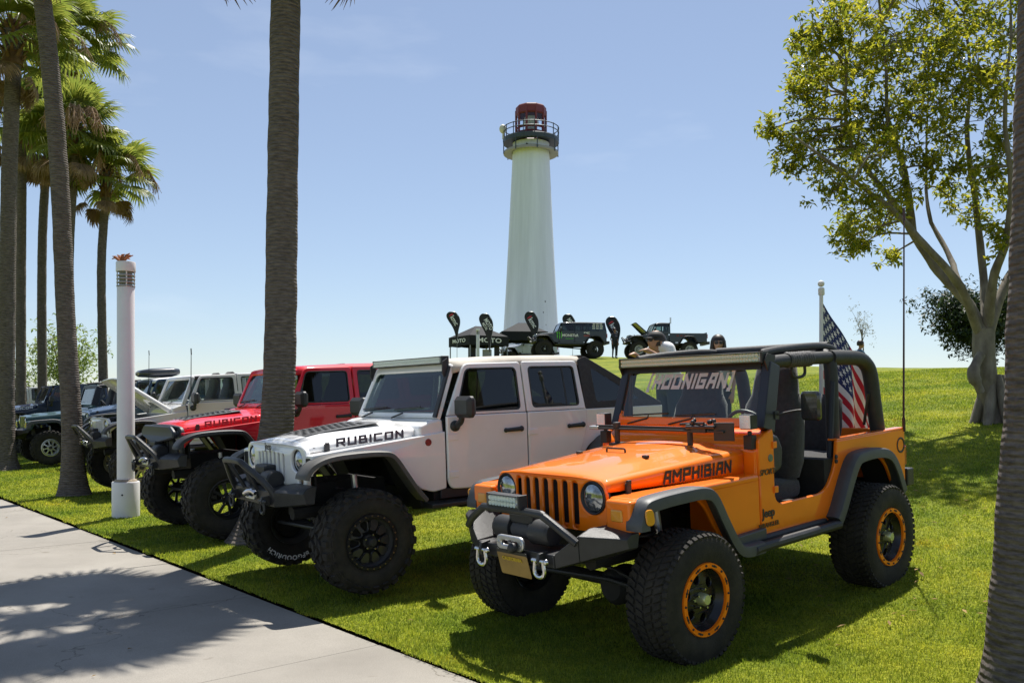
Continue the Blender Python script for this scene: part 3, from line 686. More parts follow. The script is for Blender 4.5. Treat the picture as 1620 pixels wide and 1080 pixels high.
    bm_.hull([(1.66, -.38, .66), (1.93, -.38, .67), (1.93, -.38, .755), (1.66, -.38, .755)], [(1.66, .38, .66), (1.93, .38, .67), (1.93, .38, .755), (1.66, .38, .755)])
    bump = bm_.build('front_bumper', M_STEEL, root, bevel=.008)
    for s in (-1, 1):
        wg = MB(); q = lambda x, y, z: (x, s*y, z)
        A = [q(1.66, .382, .66), q(1.925, .382, .668), q(1.932, .382, .757), q(1.80, .382, .765), q(1.64, .382, .765)]
        B = [q(1.64, .54, .70), q(1.865, .54, .72), q(1.875, .54, .88), q(1.77, .54, .915), q(1.62, .54, .915)]
        C = [q(1.62, .80, .80), q(1.70, .80, .805), q(1.715, .80, .865), q(1.68, .80, .89), q(1.60, .80, .89)]
        wg.hull(A, B); wg.hull([(v[0], v[1]+s*.001, v[2]) for v in B], C); wg.build('bumper_wing', M_STEEL, bump, bevel=.006, seg=1)
    if hero:
        bb = MB(); bb.tube(smooth_path([(1.88, -.54, .84), (1.91, -.45, .905), (1.93, -.31, .985), (1.935, -.24, 1.0), (1.935, .24, 1.0), (1.93, .31, .985), (1.91, .45, .905), (1.88, .54, .84)], 5), .026, 10)
        bb.build('bull_bar', M_STEEL, bump)
        winch(root, 1.82, .0, .855, .26)
        fairlead(root, 1.955, .0, .79, .27, .095)
        hk = MB().ball((1.99, .06, .77), .035, 10, 8); hk.tube([(1.99, .06, .785), (1.97, .0, .80)], .012, 6); hk.build('hook_stop', M_BLK, root)
        for s in (-1, 1):
            MB().prism([(1.90, .67), (1.975, .68), (1.99, .72), (1.975, .76), (1.90, .77)], 'y', s*.29-.012, s*.29+.012).build('tow_tab', M_STEEL, bump, bevel=.004)
            shackle(root, (1.96, s*.29, .715), 1.25)
        pl = MB().plate([rrect(.01, .645, .30, .15, .012)], lambda a, b, d: (1.965-.25*(.74-b)+d, a, b), .004, .001).build('license_plate', mat('plate_gold', (.32, .20, .06), .5, var=.25, vscale=5), root)
        MB().text('CALIFORNIA', .034, lambda a, b, d: (1.972-.25*(.74-b-.685)+d, .01+a, .685+b), off=.001).build('plate_lettering', mat('plate_yellow', (.6, .42, .03), .5), pl, smooth=0, fix=False)
        pb = MB().plate([rrect(.01, .715, .30, .05, .01)], lambda a, b, d: (1.962-.25*(.74-b)+d, a, b), .006, .001).build('plate_bracket', M_BLK, root)
        lb = led_bar(root, (1.945, -.04, 1.06), .30, .085, .07, 9, 2, 'bumper_light_bar')
        for y in (-.14, .06): MB().box((1.935, y, 1.015), (.03, .02, .03)).build('light_foot', M_CHR, lb)
        # cube lamps on the cowl
        for s in (-1, 1):
            y = s*.70; br = MB().tube([(.30, y, 1.30), (.30, y, 1.39)], .016, 8); br.box((.30, y, 1.31), (.06, .07, .10)); bo = br.build('lamp_bracket', M_BLK, root, bevel=.004)
            c = MB().box((.31, y, 1.455), (.08, .098, .105)).build('cube_lamp', M_BLK, root, bevel=.008)
            led = MB().box((.352, y, 1.455), (.008, .085, .09)); 
            for i in (-1, 1):
                for j in (-1, 0, 1): led.lathe([(.014, .357), (.01, .3555), (.0005, .360)], (0, y+i*.02, 1.455+j*.028), 'x', 8)
            led.build('led_reflectors', M_LED, c)
        # farm jack carried across the hood on two posts
        jk = MB(); jk.box((.46, -.02, 1.395), (.045, 1.26, .016)); jk.box((.46, -.02, 1.408), (.012, 1.26, .03))
        jo = jk.build('farm_jack', M_STEEL, root, bevel=.003, seg=1)
        for y in (-.42, .30):
            m_ = MB().tube([(.46, y, 1.27), (.46, y, 1.40)], .022, 10); m_.box((.46, y, 1.275), (.11, .09, .02)); m_.lathe([(.001, .045), (.03, .04), (.03, .0), (.001, 0)], (.46, y, 1.405), 'z', 12); m_.build('jack_mount', M_BLK, jo)
        rn = MB().box((.46, .40, 1.41), (.07, .13, .05)); rn.tube([(.50, .30, 1.425), (.50, .55, 1.43)], .012, 8); rn.tube([(.44, .20, 1.44), (.50, .46, 1.455)], .010, 8)
        for k in range(7): rn.ball((.45+RND.uniform(-.03, .05), .33+.03*k, 1.44+RND.uniform(-.02, .03)), .017, 8, 6)
        rn.build('jack_runner', M_STEEL, jo)
        MB().box((.46, .60, 1.395), (.015, .15, .13), Matrix.Rotation(.25, 3, 'Z')).build('jack_foot', M_BLK, jo, bevel=.004)
        MB().box((.46, -.66, 1.40), (.05, .10, .028)).build('jack_tip', M_ALU, jo, bevel=.006)
        # hood furniture
        for y in (-.36, .36): MB().box((.98, y*.9, 1.262), (.035, .045, .022)).build('hood_bumper', M_BLK, hood, bevel=.006)
        MB().tube(smooth_path([(.92, -.10, 1.272), (.92, -.095, 1.298), (.92, -.05, 1.30), (.92, .03, 1.30), (.92, .075, 1.298), (.92, .08, 1.272)], 3), .007, 6).build('footman_loop', M_BLK, hood)
        for s in (-1, 1):
            la = MB().box((1.42, s*.555, 1.10), (.042, .022, .10)); la.box((1.42, s*.562, 1.155), (.034, .02, .03)); la.lathe([(0, .02), (.012, .018), (.014, 0)], (1.42, s*.56, 1.06), 'y', 8); la.build('hood_latch', M_BLK, root, bevel=.005)
        # lettering on the driver's side
        hs = lambda x: .525+.115*(1.545-x)/1.243
        MB().strokes('AMPHIBIAN', .088, lambda a, b, d: (.765-a, hs(.765-a)+.004+d, 1.148+.012*a+b), .66, w=.27, shear=.12, gap=.2).build('hood_lettering', M_DEC, hood, smooth=0, fix=False)
        MB().text('Jeep', .088, lambda a, b, d: (.16-a+.04, W+.004+d, .80+b), off=.002).build('maker_lettering', M_DEC, root, smooth=0, fix=False)
        MB().text('WRANGLER', .045, lambda a, b, d: (.20-a, W+.004+d, .715+b), off=.001, width=.25).build('model_lettering', mat('bronze_decal', (.11, .05, .012), .5), root, smooth=0, fix=False)
        MB().text('SPORT', .058, lambda a, b, d: (.20-a, W+.004+d, 1.09+b), off=.001, shear=.3, width=.20).build('trim_lettering', mat('bronze_decal', (.11, .05, .012), .5), root, smooth=0, fix=False)
        MB().lathe([(.001, W+.006), (.026, W+.005), (.028, W)], (.15, 0, 1.185), 'y', 18).build('round_badge', mat('grey_badge', (.14, .18, .13), .4, .3, var=.4, vscale=60), root)
        for z in (1.275, .955): MB().box((.10, W+.003, z), (.05, .018, .05)).build('door_hinge', M_P, root, bevel=.006)
        for z in (1.10, 1.065): MB().lathe([(.001, .012), (.016, .01), (.018, 0)], (-.735, W-.002, z), 'y', 10).build('door_striker', M_BLK, root)
        MB().lathe([(.065, W-.012), (.068, W+.004), (.058, W+.006), (.05, W-.0), (.001, W-.001)], (-1.79, 0, 1.09), 'y', 20).build('fuel_cap', M_BLK, root)
        # mirror
        mi = MB().tube(smooth_path([(.02, .73, 1.48), (-.02, .86, 1.51), (-.04, .96, 1.515)], 4), .008, 6); mi.box((.02, .735, 1.48), (.05, .02, .06))
        mo = mi.build('mirror_arm', M_BLK, root)
        MB().plate([rrect(.99, 1.545, .175, .205, .03)], lambda a, b, d: (-.03+d+.25*(a-.97), a, b), .05, .016, res=2).build('mirror', mat('mirror_shell', (.02, .022, .025), .2, coat=.6), mo)
        MB().box((-1.93, 0, .80), (.12, 1.55, .15)).build('rear_bumper', M_STEEL, root, bevel=.012)
        for s in (-1, 1): MB().box((-1.89, s*.69, .99), (.06, .12, .17)).build('tail_lamp', M_RED, root, bevel=.01)
        # grab bar and strap details
        MB().tube([(-1.49, .645, 1.55), (-1.56, .56, 1.28)], .012, 6).build('belt_strap', M_BLK, root)
    return root
def whip_antenna(root, x, y, z, h, m=None):
    k = -math.tan(root.rotation_euler.y)
    b = MB(); b.tube([(x, y, z), (x, y, z+.12)], .014, 8); b.tube([(x, y, z+.1), (x+k*h, y, z+h)], [.009, .006], 6); b.tube([(x+k*h, y, z+h-.05), (x+k*h, y, z+h+.06)], .010, 6)
    return b.build('whip_antenna', m or mat('dark_red_rod', (.05, .008, .012), .4), root)
def flag_on_pole(root, x, y, z0, z1):
    xb0 = x+math.tan(root.rotation_euler.y)*(z1-z0); p = MB(); p.tube([(xb0, y, z0), (x, y, z1)], [.022, .017], 10); p.ball((x, y, z1+.035), .03, 12, 8); p.lathe([(.024, -.07), (.028, -.06), (.028, -.01), (.02, 0)], (x, y, z1), 'z', 12)
    po = p.build('flag_pole', mat('white_pole', (.72, .72, .70), .35), root)
    mw, mr, mb = mat('flag_white', (.78, .77, .76), .8), mat('flag_red', (.50, .012, .03), .8), mat('flag_blue', (.018, .03, .13), .8)
    NA, NB = 48, 52; hoist, fly = .98, 1.18
    Rl = root.rotation_euler.to_matrix().inverted(); right = Rl @ Vector((1, .25, 0)); back = Rl @ Vector((-.2, 1, 0))
    def P(a, b):
        dn = b*hoist*(1-.12*a)
        f1 = .050*math.sin(8.5*a+2.2*b)*min(1, a*2.5); f2 = .035*math.sin(15*a-3*b+1)*min(1, a*2)
        rt = fly*a*.58*(1-.15*a)+.04*math.sin(6*a+1.5*b)*a+.02*a; down = dn+fly*a*.82
        # the top edge droops first, then the cloth hangs in folds
        v = Vector((x, y, z1-.12))+right*rt+back*(f1+f2)+Vector((math.tan(root.rotation_euler.y), 0, -1))*down; return v
    fb = MB(); V = [P(i/NA, j/NB) for j in range(NB+1) for i in range(NA+1)]; fb.V = [tuple(v) for v in V]
    for j in range(NB):
        for i in range(NA):
            st_ = j//4; k = 2 if (j < 28 and i < NA*.40) else (1 if st_ % 2 == 0 else 0)
            fb.F.append((j*(NA+1)+i, j*(NA+1)+i+1, (j+1)*(NA+1)+i+1, (j+1)*(NA+1)+i)); fb.M.append(k)
    fo = fb.build('flag', [mw, mr, mb], po, smooth=180, fix=False)
    stb = MB()
    for rI in range(9):
        for cI in range(6 if rI % 2 == 0 else 5):
            a0 = (.033+.066*cI+(.033 if rI % 2 else 0)); b0 = (.054+.0538*rI)
            for off in (-.004, .004):
                c = P(a0, b0); da = (P(a0+.01, b0)-c)/.01; db = (P(a0, b0+.01)-c)/.01; n = da.cross(db).normalized()*off; da /= fly; db /= hoist; pts = []
                for k in range(10):
                    an = -PI/2+k*PI/5; rr = .033 if k % 2 == 0 else .013; pts.append(c+n+da*(rr*math.cos(an))*1.0+db*(rr*math.sin(an)))
                stb.add(pts, [tuple(range(10))])
    tag(stb.build('flag_stars', mw, po, smooth=0, fix=False), kind='stuff')
# ------------------------------------------------------------------ four-door jeeps: one builder, many fittings
def make_jk(label, loc, head, pitch, M_P, group=None, name='jeep', R=.44, tw=.34, rim=.218, wheelM=None, grille_m=None, top='hard', top_m=None, glass_side=None,
            hood_open=False, doors=True, light_bar=False, hood_plate=None, hood_text=None, text_m=None, bumper='stubby', winch_on=True, flare_m=None, flare_thin=True, mirrors=True, sliders=True,
            spare=False, angry=False, detail=True, seats=True, bullbar=True, rear_quarter='soft', lift=0., loc_z=None, snorkel=False, cage=False, pickup=False, rocker_m=None, lettering=True):
    root = thing(name, label, 'jeep', loc, (0, math.radians(pitch), math.radians(head)), group)
    f = 1.473; xr = f-2.946; W = .80; yc = .80; FM = flare_m or M_BLK; GM = grille_m or M_P; TM = top_m or M_P; GS = glass_side or G_TNT; RM = rocker_m or M_P
    # --- grille
    x0 = f+.40
    go = rpoly([(-.655, 1.17), (-.60, 1.225), (-.3, 1.245), (.3, 1.245), (.60, 1.225), (.655, 1.17), (.64, .86), (.55, .83), (-.55, .83), (-.64, .86)], [.05, .06, .1, .1, .06, .05, .05, .04, .04, .05])
    slots = [rrect(-.264+.088*k, 1.035, .046, .27-.012*abs(k-3), .022) for k in range(7)]
    hl = [circ(s*.50, 1.105, .092, 26) for s in (-1, 1)]; tsg = [circ(s*.555, .945, .042, 16) for s in (-1, 1)]
    gmap = lambda a, b, d: (x0+d+.045*(1-(a/.66)**2)-.04*abs(b-1.05), a, b)
    gr = MB().plate([go]+slots+hl+tsg, gmap, .045, .008, res=2).build('grille', GM, root)
    MB().box((x0-.08, 0, 1.03), (.02, 1.2, .36)).build('radiator', mat('radiator', (.012, .012, .013), .7), root, smooth=0)
    for s in (-1, 1):
        h = MB().lathe([(.1, x0-.04), (.1, x0+.022), (.095, x0+.026), (.086, x0+.015), (.084, x0-.03), (.001, x0-.06)], (0, s*.50, 1.105), 'x', 26).build('headlamp', M_BLK, root)
        MB().lathe([(.085, x0+.008), (.08, x0+.018), (.05, x0+.032), (.001, x0+.038)], (0, s*.50, 1.105), 'x', 26).build('lens', M_LENS, h)
        MB().lathe([(.044, x0-.02), (.044, x0+.01), (.03, x0+.018), (.001, x0+.02)], (0, s*.555, .945), 'x', 16).build('turn_signal', mat('smoked_lens', (.12, .08, .05), .15), root)
    if angry:
        MB().plate([rpoly([(-.62, 1.17), (-.5, 1.235), (.5, 1.235), (.62, 1.17), (.62, 1.10), (.35, 1.06), (.12, 1.03), (-.12, 1.03), (-.35, 1.06), (-.62, 1.10)], .03)], lambda a, b, d: (x0+.085+d+.03*(1-(a/.66)**2)-.06*abs(b-1.05), a, b), .05, .015, res=2).build('grille_visor', mat('visor_grey', (.018, .024, .034), .5), root)
    if detail: MB().text('Jeep', .085, lambda a, b, d: (x0+.08+d, a, 1.208+b), off=.002).build('grille_lettering', M_DEC, gr, smooth=0, fix=False)
    # --- hood
    xh = f-.585
    def hrow(a, x, drop=0, inset=0):
        hw = .60+.085*a-inset; zb = 1.165+.075*a; zt = 1.235+.105*a-drop; pts = [(-hw, zb), (-hw, (zb+zt)/2-.015), (-hw, zt-.05)]
        for k in range(1, 6): t = PI/2*k/5; pts.append((-hw+.07*(1-math.cos(t)), zt-.05+.05*math.sin(t)))
        for k in range(1, 14):
            y = (-hw+.07)*(1-2*k/14.); yn = abs(y)/(hw-.07); pts.append((y, zt+.035*(1-yn**2)+(.022*sstep((.36-abs(y))/.06)*min(1, a*4) if drop < .02 else 0)))
        pts += [(-p[0], p[1]) for p in pts[:8][::-1]]
        return [(x, y, z) for y, z in pts]
    rows = [hrow(0, x0+.012, .055, .015), hrow(0, x0+.006, .028, .006), hrow(0, x0-.015, .010), hrow(.02, x0-.045, .002)]
    for k in range(1, 13): a = k/12; rows.append(hrow(a, x0-.045-(x0-.045-xh)*a))
    hd = MB().grid(rows).build('hood', M_P, root, smooth=50); so = hd.modifiers.new('s', 'SOLIDIFY'); so.thickness = .014; so.offset = -1
    if hood_plate:
        hp = MB(); V = []; n = 8
        rws = []
        for k in range(n+1):
            a = .12+.72*k/n; x = x0-.045-(x0-.045-xh)*a; w = .26+.10*(k/n); z = 1.235+.105*a+.034+.022*min(1, a*4)
            rws.append([(x, -w, z), (x, -w*.33, z+.003), (x, w*.33, z+.003), (x, w, z)])
        hp.grid(rws); ho = hp.build('hood_cover', hood_plate, hd, smooth=60)
        dots = MB()
        for i in range(9):
            for j in range(5):
                a = .16+.62*(i+.5*(j % 2))/9; x = x0-.045-(x0-.045-xh)*a; y = (j-2)*.105*(.75+.35*a); z = 1.235+.105*a+.034+.022*min(1, a*4)+.006
                dots.box((x, y, z), (.055, .035, .004))
        tag(dots.build('cover_holes', M_BLK, ho, smooth=0), kind='stuff')
    for s in (-1, 1):
        la = MB().box((f+.22, s*.625, 1.185), (.045, .025, .10)); la.box((f+.22, s*.632, 1.23), (.035, .02, .035)); la.build('hood_latch', M_BLK, root, bevel=.005)
    if hood_text:
        sl = .045
        MB().strokes(hood_text, .072, lambda a, b, d: (f-.17-a, .652+.0775*a+.004+d, 1.262+sl*a*1.6+b), .62, w=.3, gap=.25).build('hood_lettering', text_m or M_DEC, hd, smooth=0, fix=False)
        if detail: MB().strokes(hood_text, .072, lambda a, b, d: (f-.17+a, -(.652-.0775*a)-.004-d, 1.262-sl*a*1.6+b), .62, w=.3, gap=.25).build('hood_lettering', text_m or M_DEC, hd, smooth=0, fix=False)
    if hood_open:     # swing the hood up about its rear edge
        c = Vector((xh, 0, 1.26)); hd.matrix_local = Matrix.Translation(c) @ Matrix.Rotation(math.radians(hood_open), 4, 'Y') @ Matrix.Translation(-c)
        eg = MB().box((f-.1, 0, 1.0), (.62, .55, .28)); eg.box((f+.05, -.35, 1.1), (.3, .25, .2)); eg.box((f-.2, .38, 1.12), (.25, .2, .22)); eg.tube([(f+.2, -.3, 1.18), (f-.1, 0, 1.24), (f-.3, .3, 1.2)], .04, 8)
        eg.build('engine', mat('engine_parts', (.05, .05, .055), .5, .4, var=.6, vscale=20), root, bevel=.02)
    MB().prism([(xh-.006, 1.10), (xh-.006, 1.345), (xh-.12, 1.385), (xh-.25, 1.405), (xh-.28, 1.10)], 'y', -.765, .765).build('cowl', M_P, root, bevel=.03, seg=3)
    fd_m = M_P
    for s in (-1, 1):
        # front fender side, flare, inner housing
        fp = rpoly([(f+.42, 1.16), (f-.84, 1.285), (f-.84, .78), (f-.70, .76), (f-.56, .80), (f-.46, .93), (f-.36, 1.08), (f-.24, 1.125), (f+.28, 1.11), (f+.40, 1.02), (f+.42, .98)], [.03, .01, .02, .03, .05, .05, .08, .08, .06, .04, .02])
        fe = MB().plate([fp], lambda a, b, d: (a, s*(W-.02-.035*max(0, (a-f)/.42))+d, b), .03, .008).build('fender', M_P, root)
        MB().add([(f+.42, s*.60, 1.155), (f+.42, s*.76, 1.155), (f-.84, s*.785, 1.28), (f-.84, s*.67, 1.28), (f+.42, s*.60, 1.13), (f+.42, s*.76, 1.13), (f-.84, s*.785, 1.22), (f-.84, s*.67, 1.22)], [(0, 1, 2, 3), (4, 5, 6, 7), (0, 1, 5, 4), (1, 2, 6, 5), (3, 0, 4, 7)]).build('fender_top', M_P, root, bevel=.008)
        path = [(f+.56, .985), (f+.545, 1.03), (f+.48, 1.10), (f+.33, 1.155), (f+.1, 1.172), (f-.14, 1.168), (f-.27, 1.13), (f-.40, .96), (f-.50, .82), (f-.58, .73)]
        fl = flare_mb(path, W-.06, .925, sgn=s, n=4, lip=.035 if flare_thin else .07).build('wheel_flare', FM, root)
        MB().box((f+.36, s*.905, 1.115), (.10, .03, .03), Matrix.Rotation(.28, 3, 'Y')).build('side_marker', M_AMB, root, bevel=.006)
        MB().prism([(f-.62, .62), (f-.40, 1.07), (f-.2, 1.10), (f+.3, 1.09), (f+.42, .98), (f+.42, 1.13), (f-.62, 1.2)], 'y', s*.42, s*.74).build('wheel_housing', M_DARK, root, smooth=0)
        # rear quarter and flare
        qp = rpoly([(f-2.30, .76), (f-2.42, .90), (f-2.55, 1.06), (f-2.68, 1.12), (f-3.2, 1.12), (f-3.33, 1.04), (f-3.45, .80), (f-3.62, .82), (f-3.63, 1.42), (f-2.52, 1.42), (f-2.52, 1.25), (f-2.46, 1.10), (f-2.36, .90)], [.02, .05, .06, .08, .08, .06, .05, .04, .02, .01, .02, .05, .04])
        if not pickup: MB().plate([qp], lambda a, b, d: (a, s*(W-.015)+d, b), .03, .008).build('rear_quarter', M_P, root)
        else: MB().plate([rpoly([(f-2.40, .80), (f-2.55, 1.04), (f-2.68, 1.10), (f-3.2, 1.10), (f-3.33, 1.02), (f-3.5, .80), (f-4.0, .84), (f-4.0, 1.33), (f-1.80, 1.33), (f-1.80, .80)], .03)], lambda a, b, d: (a, s*(W-.015)+d, b), .03, .008).build('bed_side', M_P, root)
        rpath = [(f-2.36, .74), (f-2.44, .86), (f-2.56, 1.05), (f-2.68, 1.145), (f-2.85, 1.17), (f-3.1, 1.165), (f-3.24, 1.12), (f-3.36, .98), (f-3.44, .82)]
        flare_mb(rpath, W-.03, .925, sgn=s, n=4, lip=.035 if flare_thin else .07).build('wheel_flare', FM, root)
        MB().prism([(f-2.4, .7), (f-2.56, 1.06), (f-2.7, 1.13), (f-3.2, 1.13), (f-3.45, .8), (f-3.5, 1.2), (f-2.35, 1.2)], 'y', s*.5, s*.76).build('wheel_housing', M_DARK, root, smooth=0)
        MB().box((f-1.55, s*(W-.03), .735), (1.55, .045, .09)).build('rocker', RM, root, bevel=.01)
        if sliders:
            sb = MB(); sb.hull([(f-.62, s*.74, .62), (f-.62, s*.90, .63), (f-.62, s*.90, .665), (f-.62, s*.74, .68)], [(f-2.3, s*.74, .62), (f-2.3, s*.90, .63), (f-2.3, s*.90, .665), (f-2.3, s*.74, .68)])
            so_ = sb.build('rock_slider', M_STEEL, root, bevel=.008)
            if s == 1 and detail:
                for k in range(6): MB().lathe([(.03, .002), (.028, .003), (.001, -.004)], (f-.78-.14*k, .82, .674), 'z', 12).build('slider_dimple', M_BLK, so_)
        # doors
        if doors:
            d1 = rpoly([(f-.848, 1.42), (f-.848, .84), (f-.80-.08, .775), (f-1.0, .765), (f-1.752, .765), (f-1.752, 1.42)], [.01, .06, .06, .05, .03, .01])
            D1 = MB().plate([d1], lambda a, b, d: (a, s*W+d, b), .035, .009, res=2).build('door', M_P, root)
            if not pickup:
                d2 = rpoly([(f-1.768, 1.42), (f-1.768, .765), (f-2.26, .765), (f-2.36, .86), (f-2.46, 1.08), (f-2.512, 1.26), (f-2.512, 1.42)], [.01, .03, .08, .06, .08, .03, .01])
                D2 = MB().plate([d2], lambda a, b, d: (a, s*W+d, b), .035, .009, res=2).build('door', M_P, root)
            um = lambda a, b, d: (a, s*(W-.008-.17*(b-1.42))+d, b)
            w1o = rpoly([(f-.855, 1.425), (f-1.752, 1.425), (f-1.752, 1.90), (f-1.10, 1.89)], [.01, .01, .04, .06]); w1i = rpoly([(f-.965, 1.455), (f-1.685, 1.455), (f-1.685, 1.845), (f-1.115, 1.84)], [.03, .04, .05, .05])
            FR1 = MB().plate([w1o, w1i], um, .03, .008).build('window_frame', M_P, D1)
            ring = MB(); ring.tube([um(a, b, s*.012) for a, b in w1i], .009, 6, closed=True); ring.build('window_seal', M_BLK, D1)
            MB().plate([rpoly([(f-.955, 1.445), (f-1.695, 1.445), (f-1.695, 1.855), (f-1.11, 1.85)], .03)], um, .006, .001).build('window', GS, D1)
            if not pickup:
                w2o = rpoly([(f-1.768, 1.425), (f-2.512, 1.425), (f-2.47, 1.905), (f-1.768, 1.905)], [.01, .01, .05, .03]); w2i = rpoly([(f-1.84, 1.465), (f-2.43, 1.465), (f-2.41, 1.85), (f-1.84, 1.85)], .04)
                MB().plate([w2o, w2i], um, .03, .008).build('window_frame', M_P, D2)
                ring = MB(); ring.tube([um(a, b, s*.012) for a, b in w2i], .009, 6, closed=True); ring.tube([um(f-2.28, 1.46, 0), um(f-2.27, 1.85, 0)], .010, 6); ring.build('window_seal', M_BLK, D2)
                MB().plate([rpoly([(f-1.83, 1.455), (f-2.44, 1.455), (f-2.42, 1.86), (f-1.83, 1.86)], .03)], um, .006, .001).build('window', GS, D2)
            def handle(D, x):
                hb = MB().tube([(x+.09, s*(W+.03), 1.262), (x-.09, s*(W+.035), 1.268)], [.018, .021], 10); hb.ball((x+.09, s*(W+.025), 1.262), (.022, .02, .022), 8, 6); hb.ball((x-.09, s*(W+.03), 1.268), (.026, .024, .027), 8, 6)
                hb.build('door_handle', M_BLK, D)
                MB().lathe([(.001, s*(W+.018)), (.045, s*(W+.0185)), (.048, s*(W+.016))], (x, 0, 1.285), 'y', 16).build('handle_cup', M_P, D)
            handle(D1, f-1.58)
            if not pickup: handle(D2, f-2.36)
            for D, x, zz in ((D1, f-.885, 1.23), (D1, f-.885, .90))+(((D2, f-1.80, 1.23), (D2, f-1.80, .90)) if not pickup else ()):
                hg = MB().box((x-.02, s*(W+.02), zz), (.10, .012, .055)); hg.tube([(x+.035, s*(W+.018), zz-.035), (x+.035, s*(W+.018), zz+.035)], .011, 8); hg.build('hinge', M_P, D, bevel=.004)
            if mirrors:
                mm = MB().tube(smooth_path([(f-.93, s*(W+.01), 1.33), (f-.93, s*(W+.07), 1.345), (f-.93, s*(W+.12), 1.38), (f-.93, s*(W+.13), 1.44)], 4), .028, 10); mm.ball((f-.93, s*(W+.02), 1.33), (.055, .03, .05), 12, 8)
                mo = mm.build('mirror_arm', M_BLK, root)
                MB().plate([rrect(W+.20, 1.50, .27, .19, .04, 4)], lambda a, b, d: (f-.93+d+.05*(a-W), s*a, b), .10, .035, res=3).build('mirror', M_BLK, mo)
        if detail and s == 1: MB().lathe([(.001, W+.002), (.03, W+.001), (.033, W-.006)], (f-.66, 0, 1.20), 'y', 18).build('round_badge', mat('red_badge', (.20, .03, .03), .4, .2, var=.5, vscale=50), root)
    # --- floor, bulkheads
    fl = MB().box((f-2.1, 0, .72), (2.75, 1.5, .08)); fl.box((f-.80, 0, 1.02), (.06, 1.5, .55)); fl.build('floor', M_DARK, root, smooth=0)
    xe = f-4.0 if pickup else f-3.63
    MB().box((xe+.015, 0, 1.10), (.03, 1.56, .56)).build('tailgate', M_P, root, bevel=.008)
    for s in (-1, 1): MB().box((xe-.02, s*.72, 1.16), (.05, .13, .24)).build('tail_lamp', M_RED, root, bevel=.01)
    MB().box((xe-.10, 0, .78), (.16, 1.5, .16)).build('rear_bumper', M_STEEL, root, bevel=.012)
    # --- windshield
    xb, zb, xt, zt = f-.80, 1.40, f-1.01, 1.885
    L = math.hypot(xt-xb, zt-zb); dx, dz = (xt-xb)/L, (zt-zb)/L
    wf = lambda a, b, d: (xb+dx*b+dz*d, a*(1-.075*b/L), zb+dz*b-dx*d)
    MB().plate([rpoly([(-.755, 0), (.755, 0), (.755, L), (-.755, L)], [.01, .01, .04, .04]), rpoly([(-.695, .05), (.695, .05), (.695, L-.07), (-.695, L-.07)], .05)], wf, .055, .012).build('windshield_frame', M_P, root)
    MB().plate([rpoly([(-.70, .045), (.70, .045), (.70, L-.065), (-.70, L-.065)], .05)], wf, .006, .001, c=.01).build('windshield', G_MID, root)
    MB().plate([rpoly([(-.69, L-.11), (.69, L-.11), (.69, L-.066), (-.69, L-.066)], .004)], wf, .003, .0005, c=-.002).build('header_trim', M_BLK, root)
    for s in (-1, 1):
        if s == 1 or not detail: MB().plate([rpoly([(s*.70, .0), (s*.762, .0), (s*.762, L-.03), (s*.705, L-.03)], .008)], wf, .02, .004, c=.030).build('pillar_trim', M_BLK if detail else M_P, root)
        wp = MB(); wp.tube([wf(-.3+s*.3, -.02, .05), wf(-.12+s*.3, .03, .05)], .008, 6); wp.tube([wf(-.35+s*.32, .07, .032), wf(.12+s*.32, .10, .03)], .006, 6); wp.build('wiper', M_BLK, root)
    if light_bar:
        led_bar(root, (f-.945, 0, 1.925), 1.28, .07, .075, 44, 2)
        for s in (-1, 1): MB().prism([(f-.95, 1.94), (f-.90, 1.91), (f-.895, 1.80), (f-.92, 1.76), (f-.965, 1.87)], 'y', s*.675, s*.69).build('light_bracket', M_BLK, root, bevel=.003)
    # --- top
    if top:
        xe2 = f-2.55 if top == 'fast' else (f-1.86 if pickup else f-3.55)
        rows = []
        N = 14
        for k in range(N+1):
            a = k/N; x = f-.985-(f-.985-xe2)*a
            zt_ = 1.905+.055*math.sin(min(1, a*1.6)*PI/2)+(-.03*a if top != 'fast' else -.005*a); hw = .715-.012*a; ends = .0
            if k == 0: zt_ -= .015
            pts = []
            for j in range(25):
                y = -hw+2*hw*j/24; e = 1-abs(y)/hw; pts.append((x, y, zt_-.045*(1-min(1, e/.12))**2+.02*(1-(y/hw)**2)+(.004*math.sin(9*x+5*y) if top in ('fast', 'soft') else 0)))
            rows.append([(x, -hw-.004, zt_-.09)]+pts+[(x, hw+.004, zt_-.09)])
        rf = MB().grid(rows).build('roof', TM, root, smooth=50); so = rf.modifiers.new('s', 'SOLIDIFY'); so.thickness = .03; so.offset = -1
        if top == 'fast':   # black fastback canvas behind the rear doors
            for s in (-1, 1):
                q = [(f-2.50, 1.92), (f-2.60, 1.95), (f-3.62, 1.45), (f-3.62, 1.42), (f-2.52, 1.42)]; qi = [(f-2.66, 1.84), (f-3.30, 1.50), (f-2.68, 1.49)]
                um = lambda a, b, d: (a, s*(W-.01-.17*(b-1.42))+d, b)
                MB().plate([rpoly(q, .02), rpoly(qi, .04)], um, .012, .003).build('canvas_side', M_FAB, root)
                MB().plate([rpoly([(a, b) for a, b in qi], .02)], um, .004, .001).build('quarter_window', G_TNT, root)
            MB().add([(f-2.56, -.70, 1.965), (f-2.56, .70, 1.965), (f-3.63, .78, 1.45), (f-3.63, -.78, 1.45), (f-2.56, -.70, 1.95), (f-2.56, .70, 1.95), (f-3.61, .78, 1.44), (f-3.61, -.78, 1.44)], [(0, 1, 2, 3), (4, 5, 6, 7), (0, 1, 5, 4), (1, 2, 6, 5), (2, 3, 7, 6), (3, 0, 4, 7)]).build('canvas_back', M_FAB, root)
        elif not pickup:
